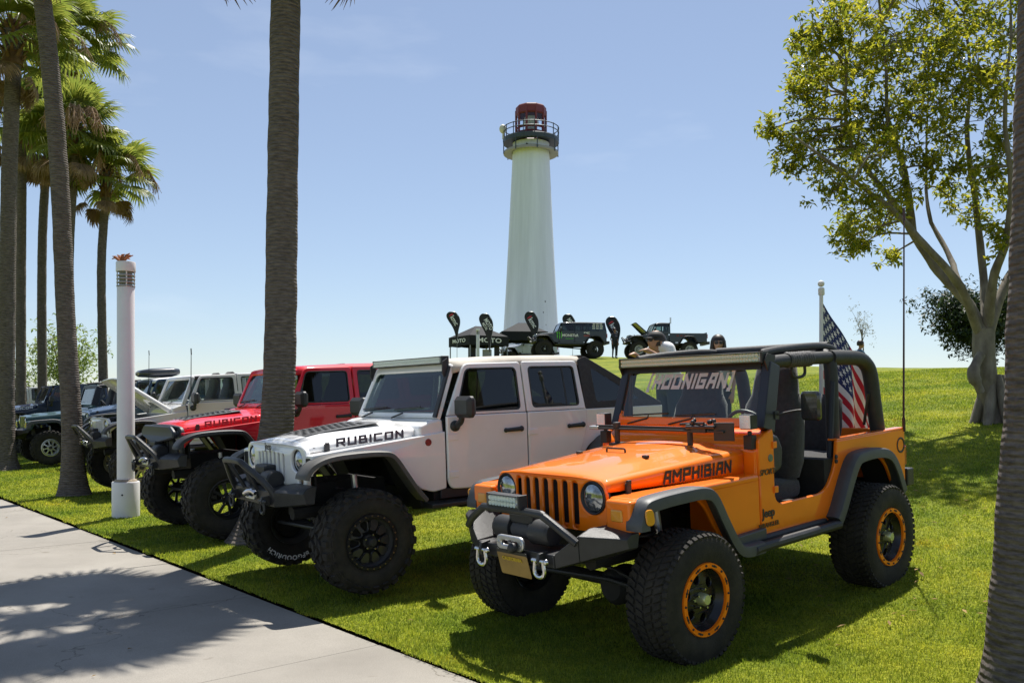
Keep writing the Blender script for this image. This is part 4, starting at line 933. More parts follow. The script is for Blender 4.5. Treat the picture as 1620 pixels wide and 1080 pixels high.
            for s in (-1, 1):
                um = lambda a, b, d: (a, s*(W-.012-.15*(b-1.42))+d, b)
                q = rpoly([(f-2.518, 1.425), (f-3.62, 1.425), (f-3.54, 1.90), (f-2.48, 1.90)], [.01, .02, .06, .02]); qi = rpoly([(f-2.62, 1.50), (f-3.46, 1.50), (f-3.42, 1.82), (f-2.60, 1.82)], .05)
                MB().plate([q, qi], um, .025, .006).build('top_side', TM, root); MB().plate([qi], um, .005, .001).build('quarter_window', GS, root)
            MB().add([(f-3.545, -.69, 1.92), (f-3.545, .69, 1.92), (f-3.63, .775, 1.42), (f-3.63, -.775, 1.42)], [(0, 1, 2, 3)]).build('rear_window', G_TNT, root)
        else:
            MB().add([(f-1.80, -.70, 1.93), (f-1.80, .70, 1.93), (f-1.80, .78, 1.3), (f-1.80, -.78, 1.3), (f-1.86, -.70, 1.93), (f-1.86, .70, 1.93), (f-1.86, .78, 1.3), (f-1.86, -.78, 1.3)], [(0, 1, 2, 3), (4, 5, 6, 7), (0, 1, 5, 4), (1, 2, 6, 5), (2, 3, 7, 6), (3, 0, 4, 7)]).build('cab_back', TM, root)
    if cage:
        rb = MB()
        for s in (-1, 1):
            rb.tube(smooth_path([(f-1.0, s*.64, 1.86), (f-1.8, s*.66, 1.88), (f-2.9, s*.66, 1.87), (f-3.15, s*.66, 1.80), (f-3.45, s*.68, 1.3)], 5), .03, 8)
            rb.tube([(f-1.85, s*.68, 1.0), (f-1.85, s*.66, 1.88)], .03, 8)
        rb.tube([(f-1.85, -.66, 1.88), (f-1.85, .66, 1.88)], .03, 8); rb.tube([(f-2.9, -.66, 1.87), (f-2.9, .66, 1.87)], .03, 8); rb.build('roll_cage', M_BLK, root)
    if seats:
        for s in (-1, 1): seat(root, f-1.62, s*.38, .95, .48)
        if not pickup: seat(root, f-2.45, 0, .98, 1.1, False)
        MB().prism([(xb-.02, 1.40), (xb-.22, 1.39), (xb-.30, 1.30), (xb-.26, 1.1), (xb-.02, 1.0)], 'y', -.74, .74).build('dashboard', M_BLK, root, bevel=.03)
        steering_wheel(root, xb-.42, .36, 1.37)
    if spare:
        sp = make_wheel(root, (xe-.22, 0, 1.18), R*.96, .30, rim, 'spoke', {'disc': M_BLK, 'hub': M_BLK, 'tread': 'mt'}); sp.rotation_euler = (0, 0, PI/2); sp.name = 'spare_wheel'
    underbody(root, f, xr, 0, R-lift, yc)
    WM = wheelM or {'style': 'beadlock_black', 'disc': mat('satin_grey_wheel', (.06, .06, .062), .35, .4), 'ring': mat('ring_black', (.035, .035, .037), .3, .5), 'bolt': mat('bronze_bolt', (.42, .33, .20), .3, .9), 'hub': M_BLK, 'tread': 'mt'}
    four_wheels(root, f, xr, yc, lift, R, tw, rim, WM.get('style', 'spoke'), WM)
    # --- bumper
    xb_ = f+.62
    if lettering and detail and hood_text and not angry:
        ty = -yc+tw/2*1.0+.003; rt_ = .345
        MB().text('BFGOODRICH', .062, lambda a, b, d: (f-(rt_+b)*math.sin(a/rt_+PI+.22), ty+d, R+(rt_+b)*math.cos(a/rt_+PI+.22)), off=.002, spacing=1.15).build('tyre_lettering', M_WHT, root, smooth=0, fix=False)
    if bumper:
        b = MB(); b.hull([(f+.44, -.46, .72), (xb_, -.46, .735), (xb_+.015, -.46, .86), (f+.44, -.46, .90)], [(f+.44, .46, .72), (xb_, .46, .735), (xb_+.015, .46, .86), (f+.44, .46, .90)])
        bo = b.build('front_bumper', M_STEEL, root, bevel=.008)
        for s in (-1, 1):
            q = lambda x, y, z: (x, s*y, z); w = MB()
            A = [q(f+.44, .462, .72), q(xb_, .462, .735), q(xb_+.014, .462, .86), q(xb_-.1, .462, .915), q(f+.42, .462, .92)]
            B = [q(f+.42, .80, .77), q(f+.50, .80, .775), q(f+.52, .80, .86), q(f+.48, .80, .905), q(f+.40, .80, .915)]
            w.hull(A, B).build('bumper_wing', M_STEEL, bo, bevel=.006, seg=1)
            MB().prism([(xb_-.04, .74), (xb_+.07, .75), (xb_+.085, .785), (xb_+.07, .82), (xb_-.04, .83)], 'y', s*.36-.012, s*.36+.012).build('tow_tab', M_STEEL, bo, bevel=.004)
            if detail: shackle(root, (xb_+.055, s*.36, .785), 1.2, M_STEEL)
        if bullbar:
            bb = MB(); bb.tube(smooth_path([(xb_-.02, -.45, .80), (xb_+.05, -.40, .93), (xb_+.15, -.22, 1.075), (xb_+.175, -.15, 1.11), (xb_+.175, .15, 1.11), (xb_+.15, .22, 1.075), (xb_+.05, .40, .93), (xb_-.02, .45, .80)], 5), .027, 10)
            for s in (-1, 1): bb.tube([(xb_+.165, s*.15, 1.105), (xb_+.02, s*.15, .86)], .017, 8)
            bb.build('bull_bar', M_STEEL, bo)
        if winch_on:
            winch(root, xb_-.10, 0, .935, .22); fairlead(root, xb_+.025, 0, .81, .24, .08)
            MB().box((xb_-.12, -.02, 1.03), (.11, .24, .05)).build('winch_control', M_BLK, root, bevel=.02, seg=3)
            hk = MB(); hk.tube(smooth_path([(xb_+.05, .0, .81), (xb_+.10, .05, .83), (xb_+.09, .16, .86), (xb_+.07, .22, .84)], 5), .018, 8); hk.build('winch_hook', M_CHR, root)
    return root
# ------------------------------------------------------------------ palms
def trunk_mat():
    m = mat('palm_bark', (.075, .062, .053), .9, col2=(.19, .163, .143), vscale=3.5, stretch=(3, 3, 14), spec=.15)
    t = m.node_tree; b = t.nodes['Principled BSDF']; tc = t.nodes.new('ShaderNodeTexCoord')
    mp = t.nodes.new('ShaderNodeMapping'); mp.inputs['Scale'].default_value = (1.2, 1.2, 1); t.links.new(tc.outputs['Object'], mp.inputs['Vector'])
    w = t.nodes.new('ShaderNodeTexWave'); w.bands_direction = 'Z'; w.inputs['Scale'].default_value = 7.5; w.inputs['Distortion'].default_value = 2.2; w.inputs['Detail'].default_value = 4; w.inputs['Detail Scale'].default_value = 2.5
    t.links.new(mp.outputs['Vector'], w.inputs['Vector'])
    n = t.nodes.new('ShaderNodeTexNoise'); n.inputs['Scale'].default_value = 20; n.inputs['Detail'].default_value = 6
    mp2 = t.nodes.new('ShaderNodeMapping'); mp2.inputs['Scale'].default_value = (3, 3, .5); t.links.new(tc.outputs['Object'], mp2.inputs['Vector']); t.links.new(mp2.outputs['Vector'], n.inputs['Vector'])
    ad = t.nodes.new('ShaderNodeMath'); ad.operation = 'MULTIPLY_ADD'; ad.inputs[1].default_value = .7
    t.links.new(n.outputs['Fac'], ad.inputs[0]); t.links.new(w.outputs['Fac'], ad.inputs[2])
    bp = t.nodes.new('ShaderNodeBump'); bp.inputs['Strength'].default_value = .6; bp.inputs['Distance'].default_value = .02
    t.links.new(ad.outputs[0], bp.inputs['Height']); t.links.new(bp.outputs['Normal'], b.inputs['Normal'])
    return m
M_BARK = trunk_mat()
def leaf_mat(name, c1, c2, tr=.35, rough=.45):
    m = bpy.data.materials.new(name); m.use_nodes = True; MATS[name] = m; t = m.node_tree; b = t.nodes['Principled BSDF']
    geo = t.nodes.new('ShaderNodeNewGeometry'); r = t.nodes.new('ShaderNodeValToRGB')
    r.color_ramp.elements[0].color = (*c1, 1); r.color_ramp.elements[1].color = (*c2, 1); t.links.new(geo.outputs['Random Per Island'], r.inputs['Fac'])
    b.inputs['Roughness'].default_value = rough; t.links.new(r.outputs['Color'], b.inputs['Base Color'])
    tl = t.nodes.new('ShaderNodeBsdfTranslucent'); hs = t.nodes.new('ShaderNodeHueSaturation'); hs.inputs['Hue'].default_value = .495; hs.inputs['Value'].default_value = 1.5
    t.links.new(r.outputs['Color'], hs.inputs['Color']); t.links.new(hs.outputs['Color'], tl.inputs['Color'])
    mx = t.nodes.new('ShaderNodeMixShader'); mx.inputs['Fac'].default_value = tr; o = t.nodes['Material Output']
    t.links.new(b.outputs[0], mx.inputs[1]); t.links.new(tl.outputs[0], mx.inputs[2]); t.links.new(mx.outputs[0], o.inputs['Surface']); return m
M_FROND = leaf_mat('palm_frond', (.085, .13, .02), (.23, .25, .045), .5)
M_DEADF = leaf_mat('dead_frond', (.16, .105, .055), (.30, .21, .12), .25, .8)
M_FLOW = mat('palm_flower_stalk', (.34, .22, .13), .9, var=.3, vscale=30)
def frond_mesh(seed, dead=False):
    rnd = random.Random(seed); b = MB(); Lp = rnd.uniform(.75, .95); nseg = 30; Rb = rnd.uniform(.72, .85)*(.8 if dead else 1)
    sag = .10 if not dead else .02
    b.tube([(0, 0, 0), (Lp*.5, 0, .02), (Lp, 0, -sag)], [.020, .014, .009], 5)
    for k in range(nseg):
        a = math.radians(-118+236*(k+.5)/nseg); l = Rb*(.72+.28*math.cos(a*.75))*rnd.uniform(.88, 1.05); c, s_ = math.cos(a), math.sin(a)
        if dead: c, s_ = math.cos(a*.62), math.sin(a*.62)
        n = Vector((-s_, c, 0)); d = Vector((c, s_, 0)); w = l*.052; fold = .012+.015*rnd.random()
        base = Vector((Lp, 0, -sag)); cup = .10*abs(math.sin(a))
        dr = rnd.uniform(.05, .16)+.10*(abs(a)/2)
        pts = []
        for (q, ww, dz) in ((.03, .15, 0), (.35, .75, cup*.4), (.62, 1.0, cup*.6-dr*.15), (.84, .62, cup*.5-dr*.9), (1.0, .08, cup*.2-dr*2.2)):
            p = base+d*(l*q)+Vector((0, 0, dz*l*1.1)); pts.append((p-n*(w*ww), p+Vector((0, 0, fold*ww)), p+n*(w*ww)))
        for i in range(4):
            A, B = pts[i], pts[i+1]; b.add([A[0], A[1], A[2], B[0], B[1], B[2]], [(0, 1, 4, 3), (1, 2, 5, 4)])
    me = bpy.data.meshes.new('frond'); me.from_pydata(b.V, [], b.F); me.materials.append(M_DEADF if dead else M_FROND)
    return me
FR = [frond_mesh(i) for i in range(4)]; FRD = [frond_mesh(20+i, True) for i in range(2)]
def palm(label, pts, radii, seed, nf=34, nd=10, scale=1., flowers=4, group='fan palms', base_flare=1.0):
    rnd = random.Random(seed); p0 = Vector(pts[0]); root = thing('palm_tree', label, 'palm tree', p0, group=group)
    P = smooth_path([Vector(p)-p0 for p in pts], 10); n = len(P); R = []
    # resample finely and put shallow leaf-scar rings on the trunk
    Q = []; L = 0
    for i in range(n-1):
        for k in range(6): Q.append(P[i].lerp(P[i+1], k/6))
    Q.append(P[-1]); m = len(Q); rr = []
    for i in range(m):
        t = i/(m-1)*(len(radii)-1); j = min(int(t), len(radii)-2); r = radii[j]+(radii[j+1]-radii[j])*(t-j); h = Q[i].z
        r *= 1+(.95*base_flare)*math.exp(-h/.28)*.6+.008*math.sin(h*31+seed)+.025*noise.noise(Vector((h*2.1, seed, 0)))
        if h > Q[-1].z-.5: r *= 1.1
        rr.append(r)
    b = MB().tube(Q, rr, 20)
    for i, v in enumerate(b.V):   # uneven, slightly oval bark
        v = Vector(v); k = noise.noise(v*3.1)*.012; b.V[i] = (v.x+k, v.y-k, v.z)
    tr = b.build('trunk', M_BARK, root, smooth=70)
    top = Q[-1]; rt = rr[-1]
    bb = MB()
    for k in range(46):      # old leaf bases under the crown
        a = k*2.39996; z = -.75+.9*k/46; q = Vector((math.cos(a), math.sin(a), 0)); c = top+Vector((0, 0, z)); w = .05
        t = Vector((-q.y, q.x, 0)); bb.add([c+q*rt*.85-t*w, c+q*rt*.85+t*w, c+q*(rt+.10)+t*w*.5+Vector((0, 0, .17)), c+q*(rt+.10)-t*w*.5+Vector((0, 0, .17)), c+q*rt*.7-t*w+Vector((0, 0, .12)), c+q*rt*.7+t*w+Vector((0, 0, .12))], [(0, 1, 2, 3), (3, 2, 5, 4)])
    bb.tube([top-Vector((0, 0, .8)), top+Vector((0, 0, .25))], [rt*1.02, rt*.7], 10)
    cr = bb.build('crown', mat('palm_boots', (.13, .075, .04), .9, var=.35, vscale=9), root, smooth=0); cr.location = (0, 0, 0)
    for k in range(nf+nd):
        dead = k >= nf; me = rnd.choice(FRD if dead else FR); o = bpy.data.objects.new('frond', me); COL.objects.link(o); o.parent = cr
        az = k*2.39996+rnd.uniform(-.2, .2)
        el = math.radians(-62+rnd.uniform(-20, 34)) if dead else math.radians(82-112*(k/nf)**.85+rnd.uniform(-9, 9))
        o.location = top+Vector((math.cos(az)*rt*.6, math.sin(az)*rt*.6, (.20-.32*(k/nf)) if not dead else -.25-rnd.random()*.25))
        o.rotation_euler = (rnd.uniform(-.5, .5), -el, az); sc = scale*rnd.uniform(.85, 1.1)*(.8 if k < 6 else 1); o.scale = (sc, sc, sc)
    for k in range(flowers):
        az = rnd.uniform(0, 6.28); f = MB(); q = Vector((math.cos(az), math.sin(az), 0)); st_ = smooth_path([top+Vector((0, 0, .1)), top+q*.6*scale+Vector((0, 0, .45)), top+q*1.25*scale+Vector((0, 0, .35)), top+q*1.6*scale+Vector((0, 0, -.15))], 5)
        f.tube(st_, .012, 5)
        for j in range(6, len(st_)):
            for _ in range(6):
                e = Vector((rnd.uniform(-.16, .16), rnd.uniform(-.16, .16), -rnd.uniform(.15, .5))); f.tube([st_[j], st_[j]+e*.5+Vector((0, 0, .03)), st_[j]+e], .0085, 3, cap=False)
        tag(f.build('flower_stalk', M_FLOW, cr, smooth=0, fix=False), kind='stuff')
    return root
# u, v (photo) and distance -> world
def W3(u, v, d): return Vector(((u-810)/1368.6*d, d, 1.636+(639.4-v)/1368.6*d))
def palm_px(label, d, pix, vb, r, seed, ext=None, **k):
    pts = [W3(u, v, d) for u, v in pix]; b = pts[0].copy(); b.z = H(b.x, b.y)-.05; pts[0] = b
    if ext: pts.append(pts[-1]+Vector(ext))
    return palm(label, pts, r, seed, **k)
palm_px('tall ringed palm trunk between the red and white jeeps', 10.1, [(412, 858), (432, 720), (442, 600), (447, 300), (452, 0)], 0, [.235, .20, .185, .175, .17, .165], 3, ext=(.05, 0, 2.0), nf=36, nd=3, flowers=3, base_flare=1.3)
palm_px('leaning ringed palm trunk beside the teal jeep', 15.1, [(117, 782), (113, 660), (104, 500), (92, 250), (67, 0)], 0, [.20, .165, .155, .15, .145, .14], 5, ext=(-.35, 0, 2.0), nf=34, nd=6)
palm_px('palm with shaggy fibre collar at the far end of the path', 20.6, [(6, 745), (10, 600), (14, 300), (20, 130), (20, 50)], 0, [.23, .18, .172, .17, .21], 8, nf=34, nd=5, flowers=7, base_flare=1.6)
palm_px('slim palm with low round crown above the post lamp', 27, [(166, 650), (161, 500), (161, 400), (168, 300), (167, 272)], 0, [.15, .13, .128, .13, .15], 12, nf=29, nd=5, flowers=11, scale=.95)
palm_px('slim palm behind the leaning trunk with hanging flower stalks', 26, [(106, 660), (108, 500), (110, 380), (117, 250), (118, 205)], 0, [.15, .135, .13, .135, .16], 15, nf=30, nd=5, flowers=12, scale=1.05)
palm_px('slim straight palm rising behind the white open jeep', 27.5, [(33, 650), (33, 480), (34, 330), (35, 240), (37, 190)], 0, [.16, .145, .14, .138, .15], 19, nf=30, nd=5, flowers=8)
palm_px('slim curved palm rising behind the navy jeep', 28.5, [(68, 660), (66, 480), (69, 330), (82, 200), (112, 60)], 0, [.15, .14, .135, .135, .15], 23, nf=32, nd=5, flowers=6, scale=1.15)
palm_px('close palm trunk with fibrous bark at the lawn edge', 4.75, [(1640, 1180), (1632, 900), (1646, 640), (1656, 300), (1665, 0)], 0, [.21, .185, .178, .172, .168, .165], 27, ext=(.1, 0, 3.6), nf=34, nd=3, flowers=2)

# more palms of the grove, added outside the view for glass and paint to reflect
for i, (x, y, hh) in enumerate(((7.6, 5.4, 8.2), (12.5, 3.6, 9.5), (9.6, -1.6, 9.0))):
    palm(['grove palm on the lawn nearest the leafy tree, outside the view', 'tallest grove palm on the lawn, outside the view', 'grove palm on the lawn beside the path, outside the view'][i], [(x, y, H(x, y)-.05), (x+.05, y, hh*.4), (x+.15, y, hh*.8), (x+.2, y, hh)], [.22, .18, .165, .16], 41+i, nf=30, nd=6, flowers=1)
# ------------------------------------------------------------------ leafy trees
def leaves_mb(centres, rnd, per, spread, size, droop=.3):
    """little rosettes of folded leaves around each centre"""
    V = []; F = []
    for c in centres:
        c = Vector(c); ax = Vector((rnd.uniform(-1, 1), rnd.uniform(-1, 1), rnd.uniform(-.2, 1))).normalized()
        for k in range(per):
            d = Vector((rnd.gauss(0, 1), rnd.gauss(0, 1), rnd.gauss(0, .8)-droop)); d = (d.normalized()+ax*.35).normalized()
            l = size*rnd.uniform(.7, 1.2); w = l*.20; s = d.cross(Vector((0, 0, 1))); s = s.normalized() if s.length > .05 else Vector((1, 0, 0)); n = s.cross(d)
            roll = rnd.uniform(-.8, .8); s, n = s*math.cos(roll)+n*math.sin(roll), n*math.cos(roll)-s*math.sin(roll)
            o = c+Vector((rnd.gauss(0, spread), rnd.gauss(0, spread), rnd.gauss(0, spread))); b = len(V)
            V += [o, o+d*l*.45+s*w+n*.012, o+d*l-n*l*.12, o+d*l*.45-s*w+n*.012, o+d*l*.5-n*.004]
            F += [(b, b+1, b+4), (b+1, b+2, b+4), (b+2, b+3, b+4), (b+3, b, b+4)]
    m = MB(); m.V = [tuple(v) for v in V]; m.F = F; m.M = [0]*len(F); return m
M_FBARK = mat('pale_tree_bark', (.11, .092, .074), .9, col2=(.26, .23, .19), vscale=5, bump=.6, bscale=18, stretch=(1, 1, .4))
M_FLEAF = leaf_mat('ficus_leaf', (.075, .12, .010), (.36, .34, .025), .55, .34)
def ficus():
    d0 = 13.6; rnd = random.Random(5)
    base = W3(1574, 690, d0); base.z = H(base.x, base.y)-.04
    root = thing('leafy_tree', 'broad leafy tree with pale forked trunk on the lawn', 'tree', base)
    Q = lambda u, v, dd=0: W3(u, v, d0+dd)-base
    tr = MB()
    trunk = [Vector((0, 0, 0)), Q(1570, 655), Q(1562, 610), Q(1557, 560), Q(1556, 520)]
    tr.tube(smooth_path(trunk, 6), [.31]+[.31-.15*min(1, k/8)**.6 for k in range(1, 25)], 14)
    for k in range(7):      # buttress roots
        a = k*.9+.3; q = Vector((math.cos(a), math.sin(a), 0)); tr.tube([Vector((0, 0, .75))+q*.08, Vector((0, 0, .35))+q*.20, q*.30+Vector((0, 0, .02)), q*.42-Vector((0, 0, .1))], [.05, .08, .08, .03], 8)
    tr.tube(smooth_path([Q(1552, 620, -.2), Q(1540, 590, -.25), Q(1552, 560, -.15)], 5), [.06]*3+[.09]*4+[.07]*4, 8)
    for i, v in enumerate(tr.V): v = Vector(v); k = noise.noise(v*4)*.02; tr.V[i] = (v.x+k, v.y+k, v.z)
    tko = tr.build('trunk', M_FBARK, root, smooth=70)
    limbs = [([(1556, 525, 0), (1530, 478, .1), (1485, 430, .2), (1445, 370, .3), (1425, 335, .3), (1385, 285, .35), (1345, 225, .2), (1338, 170, .1), (1340, 100, .1)], .105),
             ([(1445, 370, .3), (1436, 300, .2), (1425, 250, .1), (1405, 190, 0), (1402, 110, -.1), (1395, 40, 0)], .075),
             ([(1550, 530, 0), (1520, 455, -.4), (1470, 395, -.6), (1420, 340, -.7), (1370, 300, -.9), (1310, 255, -1.0), (1255, 215, -1.0)], .085),
             ([(1560, 520, 0), (1556, 440, .5), (1545, 330, .8), (1530, 220, 1.0), (1535, 120, 1.1), (1525, 20, 1.2)], .09),
             ([(1562, 520, 0), (1572, 440, -.4), (1592, 380, -.7), (1600, 300, -.9), (1590, 180, -1.0), (1600, 60, -1.2)], .095),
             ([(1560, 540, 0), (1595, 440, .3), (1650, 360, .6), (1710, 260, .8), (1750, 120, 1.0)], .10),
             ([(1520, 455, -.2), (1500, 400, .4), (1470, 340, .9), (1465, 250, 1.3), (1470, 120, 1.4)], .06),
             ([(1595, 440, .3), (1680, 400, -.6), (1770, 330, -1.1), (1850, 240, -1.3)], .07)]
    pts_all = []
    for L, r in limbs:
        P = smooth_path([Q(*p) for p in L], 6); n = len(P)
        lb = MB().tube(P, [r*.85*(1-.8*i/(n-1)) for i in range(n)], 9)
        for i, v in enumerate(lb.V): v = Vector(v); k = noise.noise(v*5)*.012; lb.V[i] = (v.x+k, v.y-k, v.z)
        lb.build('limb', M_FBARK, tko, smooth=70); pts_all += P[n//3:]
    # leaf clumps: (u, v, radius in px)
    cl = [(1215, 205, 16), (1235, 215, 22), (1262, 235, 26), (1245, 260, 18), (1290, 170, 34), (1275, 110, 30), (1272, 55, 26), (1300, 75, 34), (1310, 130, 36), (1325, 40, 36), (1340, 100, 40), (1350, 170, 38), (1325, 215, 36), (1300, 265, 26), (1330, 295, 32), (1340, 345, 30), (1365, 385, 22), (1335, 380, 18), (1375, 320, 34), (1400, 350, 30), (1405, 405, 18), (1420, 300, 30), (1430, 240, 34), (1380, 245, 40), (1395, 180, 42), (1385, 100, 44), (1370, 30, 44), (1420, 60, 46), (1430, 130, 42), (1445, 180, 36), (1470, 90, 44), (1460, 20, 44), (1480, 160, 36), (1510, 60, 44), (1515, 140, 40), (1500, 215, 30), (1545, 30, 40), (1550, 110, 40), (1560, 190, 36), (1590, 60, 46), (1600, 140, 42), (1475, 265, 20), (1590, 240, 34), (1570, 280, 30), (1520, 270, 26), (1545, 330, 24), (1600, 320, 30), (1580, 380, 22), (1500, 310, 18), (1360, 230, 36), (1290, 215, 28), (1255, 150, 24), (1450, -40, 50), (1380, -40, 44), (1530, -50, 56), (1610, -40, 56), (1660, 60, 60), (1680, 150, 56), (1740, 60, 60), (1720, 210, 50), (1800, 150, 60), (1840, 260, 46), (1780, 300, 40), (1600, -120, 60), (1700, -80, 60), (1480, -110, 50)]
    C = []; tw = MB()
    for (u, v, r) in cl:
        dd = rnd.uniform(-1.1, 1.2)*(.6 if u < 1300 else 1); c = Q(u, v, dd); rad = r/100.
        near = min(pts_all, key=lambda p: (p-c).length+(.6 if p.z > c.z+.2 else 0)); mid = near.lerp(c, .55)+Vector((rnd.uniform(-.1, .1), rnd.uniform(-.1, .1), rnd.uniform(0, .12)))
        tw.tube(smooth_path([near, mid, c], 4), [.020-.0012*k for k in range(9)], 5, cap=False)
        for k in range(int(18*(rad/.35)**1.7)+7):
            o = Vector([max(-1.2, min(1.2, rnd.gauss(0, q))) for q in (.62, .75, .58)])*rad; p = c+o; C.append(p)
            if k % 2 == 0: tw.tube([c+o*.1, c+o*.6+Vector((0, 0, -.03)), p], [.008, .006, .004], 3, cap=False)
    tag(tw.build('twigs', M_FBARK, root, smooth=60, fix=False), kind='stuff')
    tag(leaves_mb(C, rnd, 16, .042, .115, .25).build('crown', M_FLEAF, root, smooth=0, fix=False), kind='stuff')
ficus()
def small_tree(name, label, cat, base, h, w, trunk_r, n, leaf, lm, bm, seed, low=.3, per=8, twig=True, nlimb=7):
    rnd = random.Random(seed); root = thing(name, label, cat, base)
    t = MB(); t.tube([(0, 0, -.1), (.02*h, 0, h*.3), (0, .02*h, h*.62)], [trunk_r, trunk_r*.75, trunk_r*.4], 9); tk = t.build('trunk', bm, root)
    C = []; ends = []
    for k in range(nlimb):
        a = k*2.4+rnd.uniform(-.3, .3); z = rnd.uniform(low, .55)*h; q = Vector((math.cos(a)*w*rnd.uniform(.35, .9), math.sin(a)*w*rnd.uniform(.35, .9), rnd.uniform(.62, .98)*h))
        P = smooth_path([Vector((0, 0, z)), Vector((q.x*.4, q.y*.4, z+(q.z-z)*.55)), q], 4); MB().tube(P, [trunk_r*.45*(1-.85*i/(len(P)-1)) for i in range(len(P))], 6).build('limb', bm, tk); ends += P[3:]
    for k in range(n):
        e = rnd.choice(ends); C.append(e+Vector((rnd.gauss(0, w*.24), rnd.gauss(0, w*.24), rnd.gauss(0, h*.10)-.02*h)))
    tag(leaves_mb(C, rnd, per, leaf*.5, leaf, .2).build('crown', lm, root, smooth=0, fix=False), kind='stuff'); return root
M_LGREEN = leaf_mat('pale_leaf', (.10, .15, .03), (.20, .26, .06), .45, .5); M_DGREEN = leaf_mat('dark_leaf', (.014, .030, .012), (.04, .065, .022), .2, .5); M_GGREEN = leaf_mat('grey_leaf', (.16, .17, .13), (.26, .26, .20), .3, .6)
b = at(98, 42); small_tree('leafy_tree', 'pale green airy tree beyond the far palm trunks', 'tree', b, 4.6, 2.3, .16, 420, .22, M_LGREEN, M_FBARK, 31, .25)
b = at(22, 46); small_tree('leafy_tree', 'small pale green tree left of the airy one, behind the shaggy-collared palm', 'tree', b, 3.4, 1.6, .12, 180, .22, M_LGREEN, M_FBARK, 33, .25)
b = at(1364, 44); small_tree('young_tree', 'thin young tree with sparse grey leaves on the ridge', 'tree', b, 3.3, .75, .045, 70, .11, M_GGREEN, M_FBARK, 35, .4, per=5)
b = at(1548, 38); small_tree('dark_tree', 'dense dark green tree on the ridge behind the leafy tree', 'tree', b, 3.5, 2.1, .2, 1900, .22, M_DGREEN, M_FBARK, 37, .03, per=9, nlimb=26)
P_OR = paint('orange_paint', (.95, .20, .001))
ORANGE = make_tj('orange open-top jeep with black flares and AMPHIBIAN lettering on its hood', (1.525, 6.8855, .083), (0, math.asin(.158/2.374), math.radians(220)), None, P_OR)
whip_antenna(ORANGE, -1.86, .76, 1.20, 1.86)
flag_on_pole(ORANGE, -1.78, .08, .80, 2.50)
P_WH = paint('white_paint', (.80, .80, .80)); P_RD = paint('red_paint', (.68, .008, .025)); P_GY = paint('grey_paint', (.62, .62, .61), .4)
GRP = 'jeeps parked in a row along the path'
WHITE = make_jk('white four-door jeep with black fastback top and RUBICON on its hood', (-.531, 8.724, .135), 217.2, 2.1, P_WH, top='fast', top_m=mat('tan_canvas', (.50, .46, .40), .85, var=.1, vscale=6, bump=.3, bscale=90), light_bar=True,
                hood_plate=mat('black_perforated', (.10, .10, .10), .5), hood_text='RUBICON', flare_m=mat('worn_flare', (.075, .073, .068), .55, var=.2, vscale=7, bump=.1, bscale=200), rocker_m=M_BLK, detail=True, R=.43, tw=.33)
RED = make_jk('red four-door jeep with scowling grey grille visor beside the tall palm', (-2.72, 11.72, .22), 218.5, 2.1, P_RD, top='hard', hood_plate=mat('black_perforated', (.10, .10, .10), .5), hood_text='RUBICON', text_m=mat('dark_red_decal', (.26, .02, .03), .5), angry=True, grille_m=M_BLK, lift=.10, R=.47, rim=.235,
              wheelM={'style': 'spoke', 'disc': mat('satin_black_wheel', (.02, .02, .021), .38, .3), 'hub': M_BLK, 'tread': 'mt'})

GREY = make_jk('grey jeep with raised hood and tube bumper between the white post and the red jeep', (-5.58, 16.1, H(-5.58, 16.1)+.10), 218, 3, P_GY, lift=.08, top=None, hood_open=-42, cage=True, R=.47, rim=.235, glass_side=G_CLR, detail=False, rear_quarter=None,
               wheelM={'style': 'spoke', 'disc': mat('pale_wheel', (.40, .36, .26), .4, .5), 'hub': M_BLK, 'tread': 'mt'}, seats=True)
TEAL = make_tj('dark teal two-door jeep behind the ringed palm trunk', (-10.76, 22.36, H(-10.76, 22.36)+.02), (0, math.radians(3), math.radians(218)), None, paint('teal_paint', (.03, .075, .085)), hero=False, wheelM={'style': 'spoke', 'disc': M_ALU, 'hub': M_BLK, 'tread': 'mt'})
NAVY = make_jk('navy jeep with white hood lettering and a person leaning over its hood', (-13.5, 26.3, H(-13.5, 26.3)+.03), 218, 3, paint('navy_paint', (.015, .025, .06)), hood_text='RUBICON', text_m=M_WHT, top=None, cage=True, detail=False, R=.46)
FARW = make_jk('white open jeep with orange gear in the back beyond the navy jeep', (-16.6, 29.2, H(-16.6, 29.2)+.03), 214, 3, P_WH, top=None, cage=True, detail=False, R=.46)
BLUE = make_jk('dark blue hardtop jeep with white roof parked uphill behind the grey jeep', (-8.35, 21.2, H(-8.35, 21.2)+.0), 216, 4, paint('blue_paint', (.02, .05, .10)), top='hard', top_m=P_WH, detail=False, spare=True, R=.46)
# ------------------------------------------------------------------ lighthouse
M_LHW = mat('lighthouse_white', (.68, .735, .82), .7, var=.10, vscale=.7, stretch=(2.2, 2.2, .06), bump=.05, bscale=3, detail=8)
M_LHD = mat('gallery_steel', (.035, .05, .065), .5, .2); M_LHR = mat('lantern_red', (.17, .025, .03), .55); M_LHS = mat('gallery_soffit', (.30, .29, .27), .7)
lx, ly = (840-810)/1368.6*80, 80.; k80 = 80/1368.6
def zv(v): return 1.636+(639.4-v)*k80
pz = MB(); rws = []
for i in range(9): rws.append([(lx+1.8*i*math.cos(2*PI*k/32), ly+1.8*i*math.sin(2*PI*k/32), H(lx+1.8*i*math.cos(2*PI*k/32), ly+1.8*i*math.sin(2*PI*k/32))+.03) for k in range(32)])
tag(pz.grid(rws, True).build('plaza', MC, smooth=180, fix=False), kind='structure')  # unseen paving added so pale ground, not lawn, bounces light onto the tower
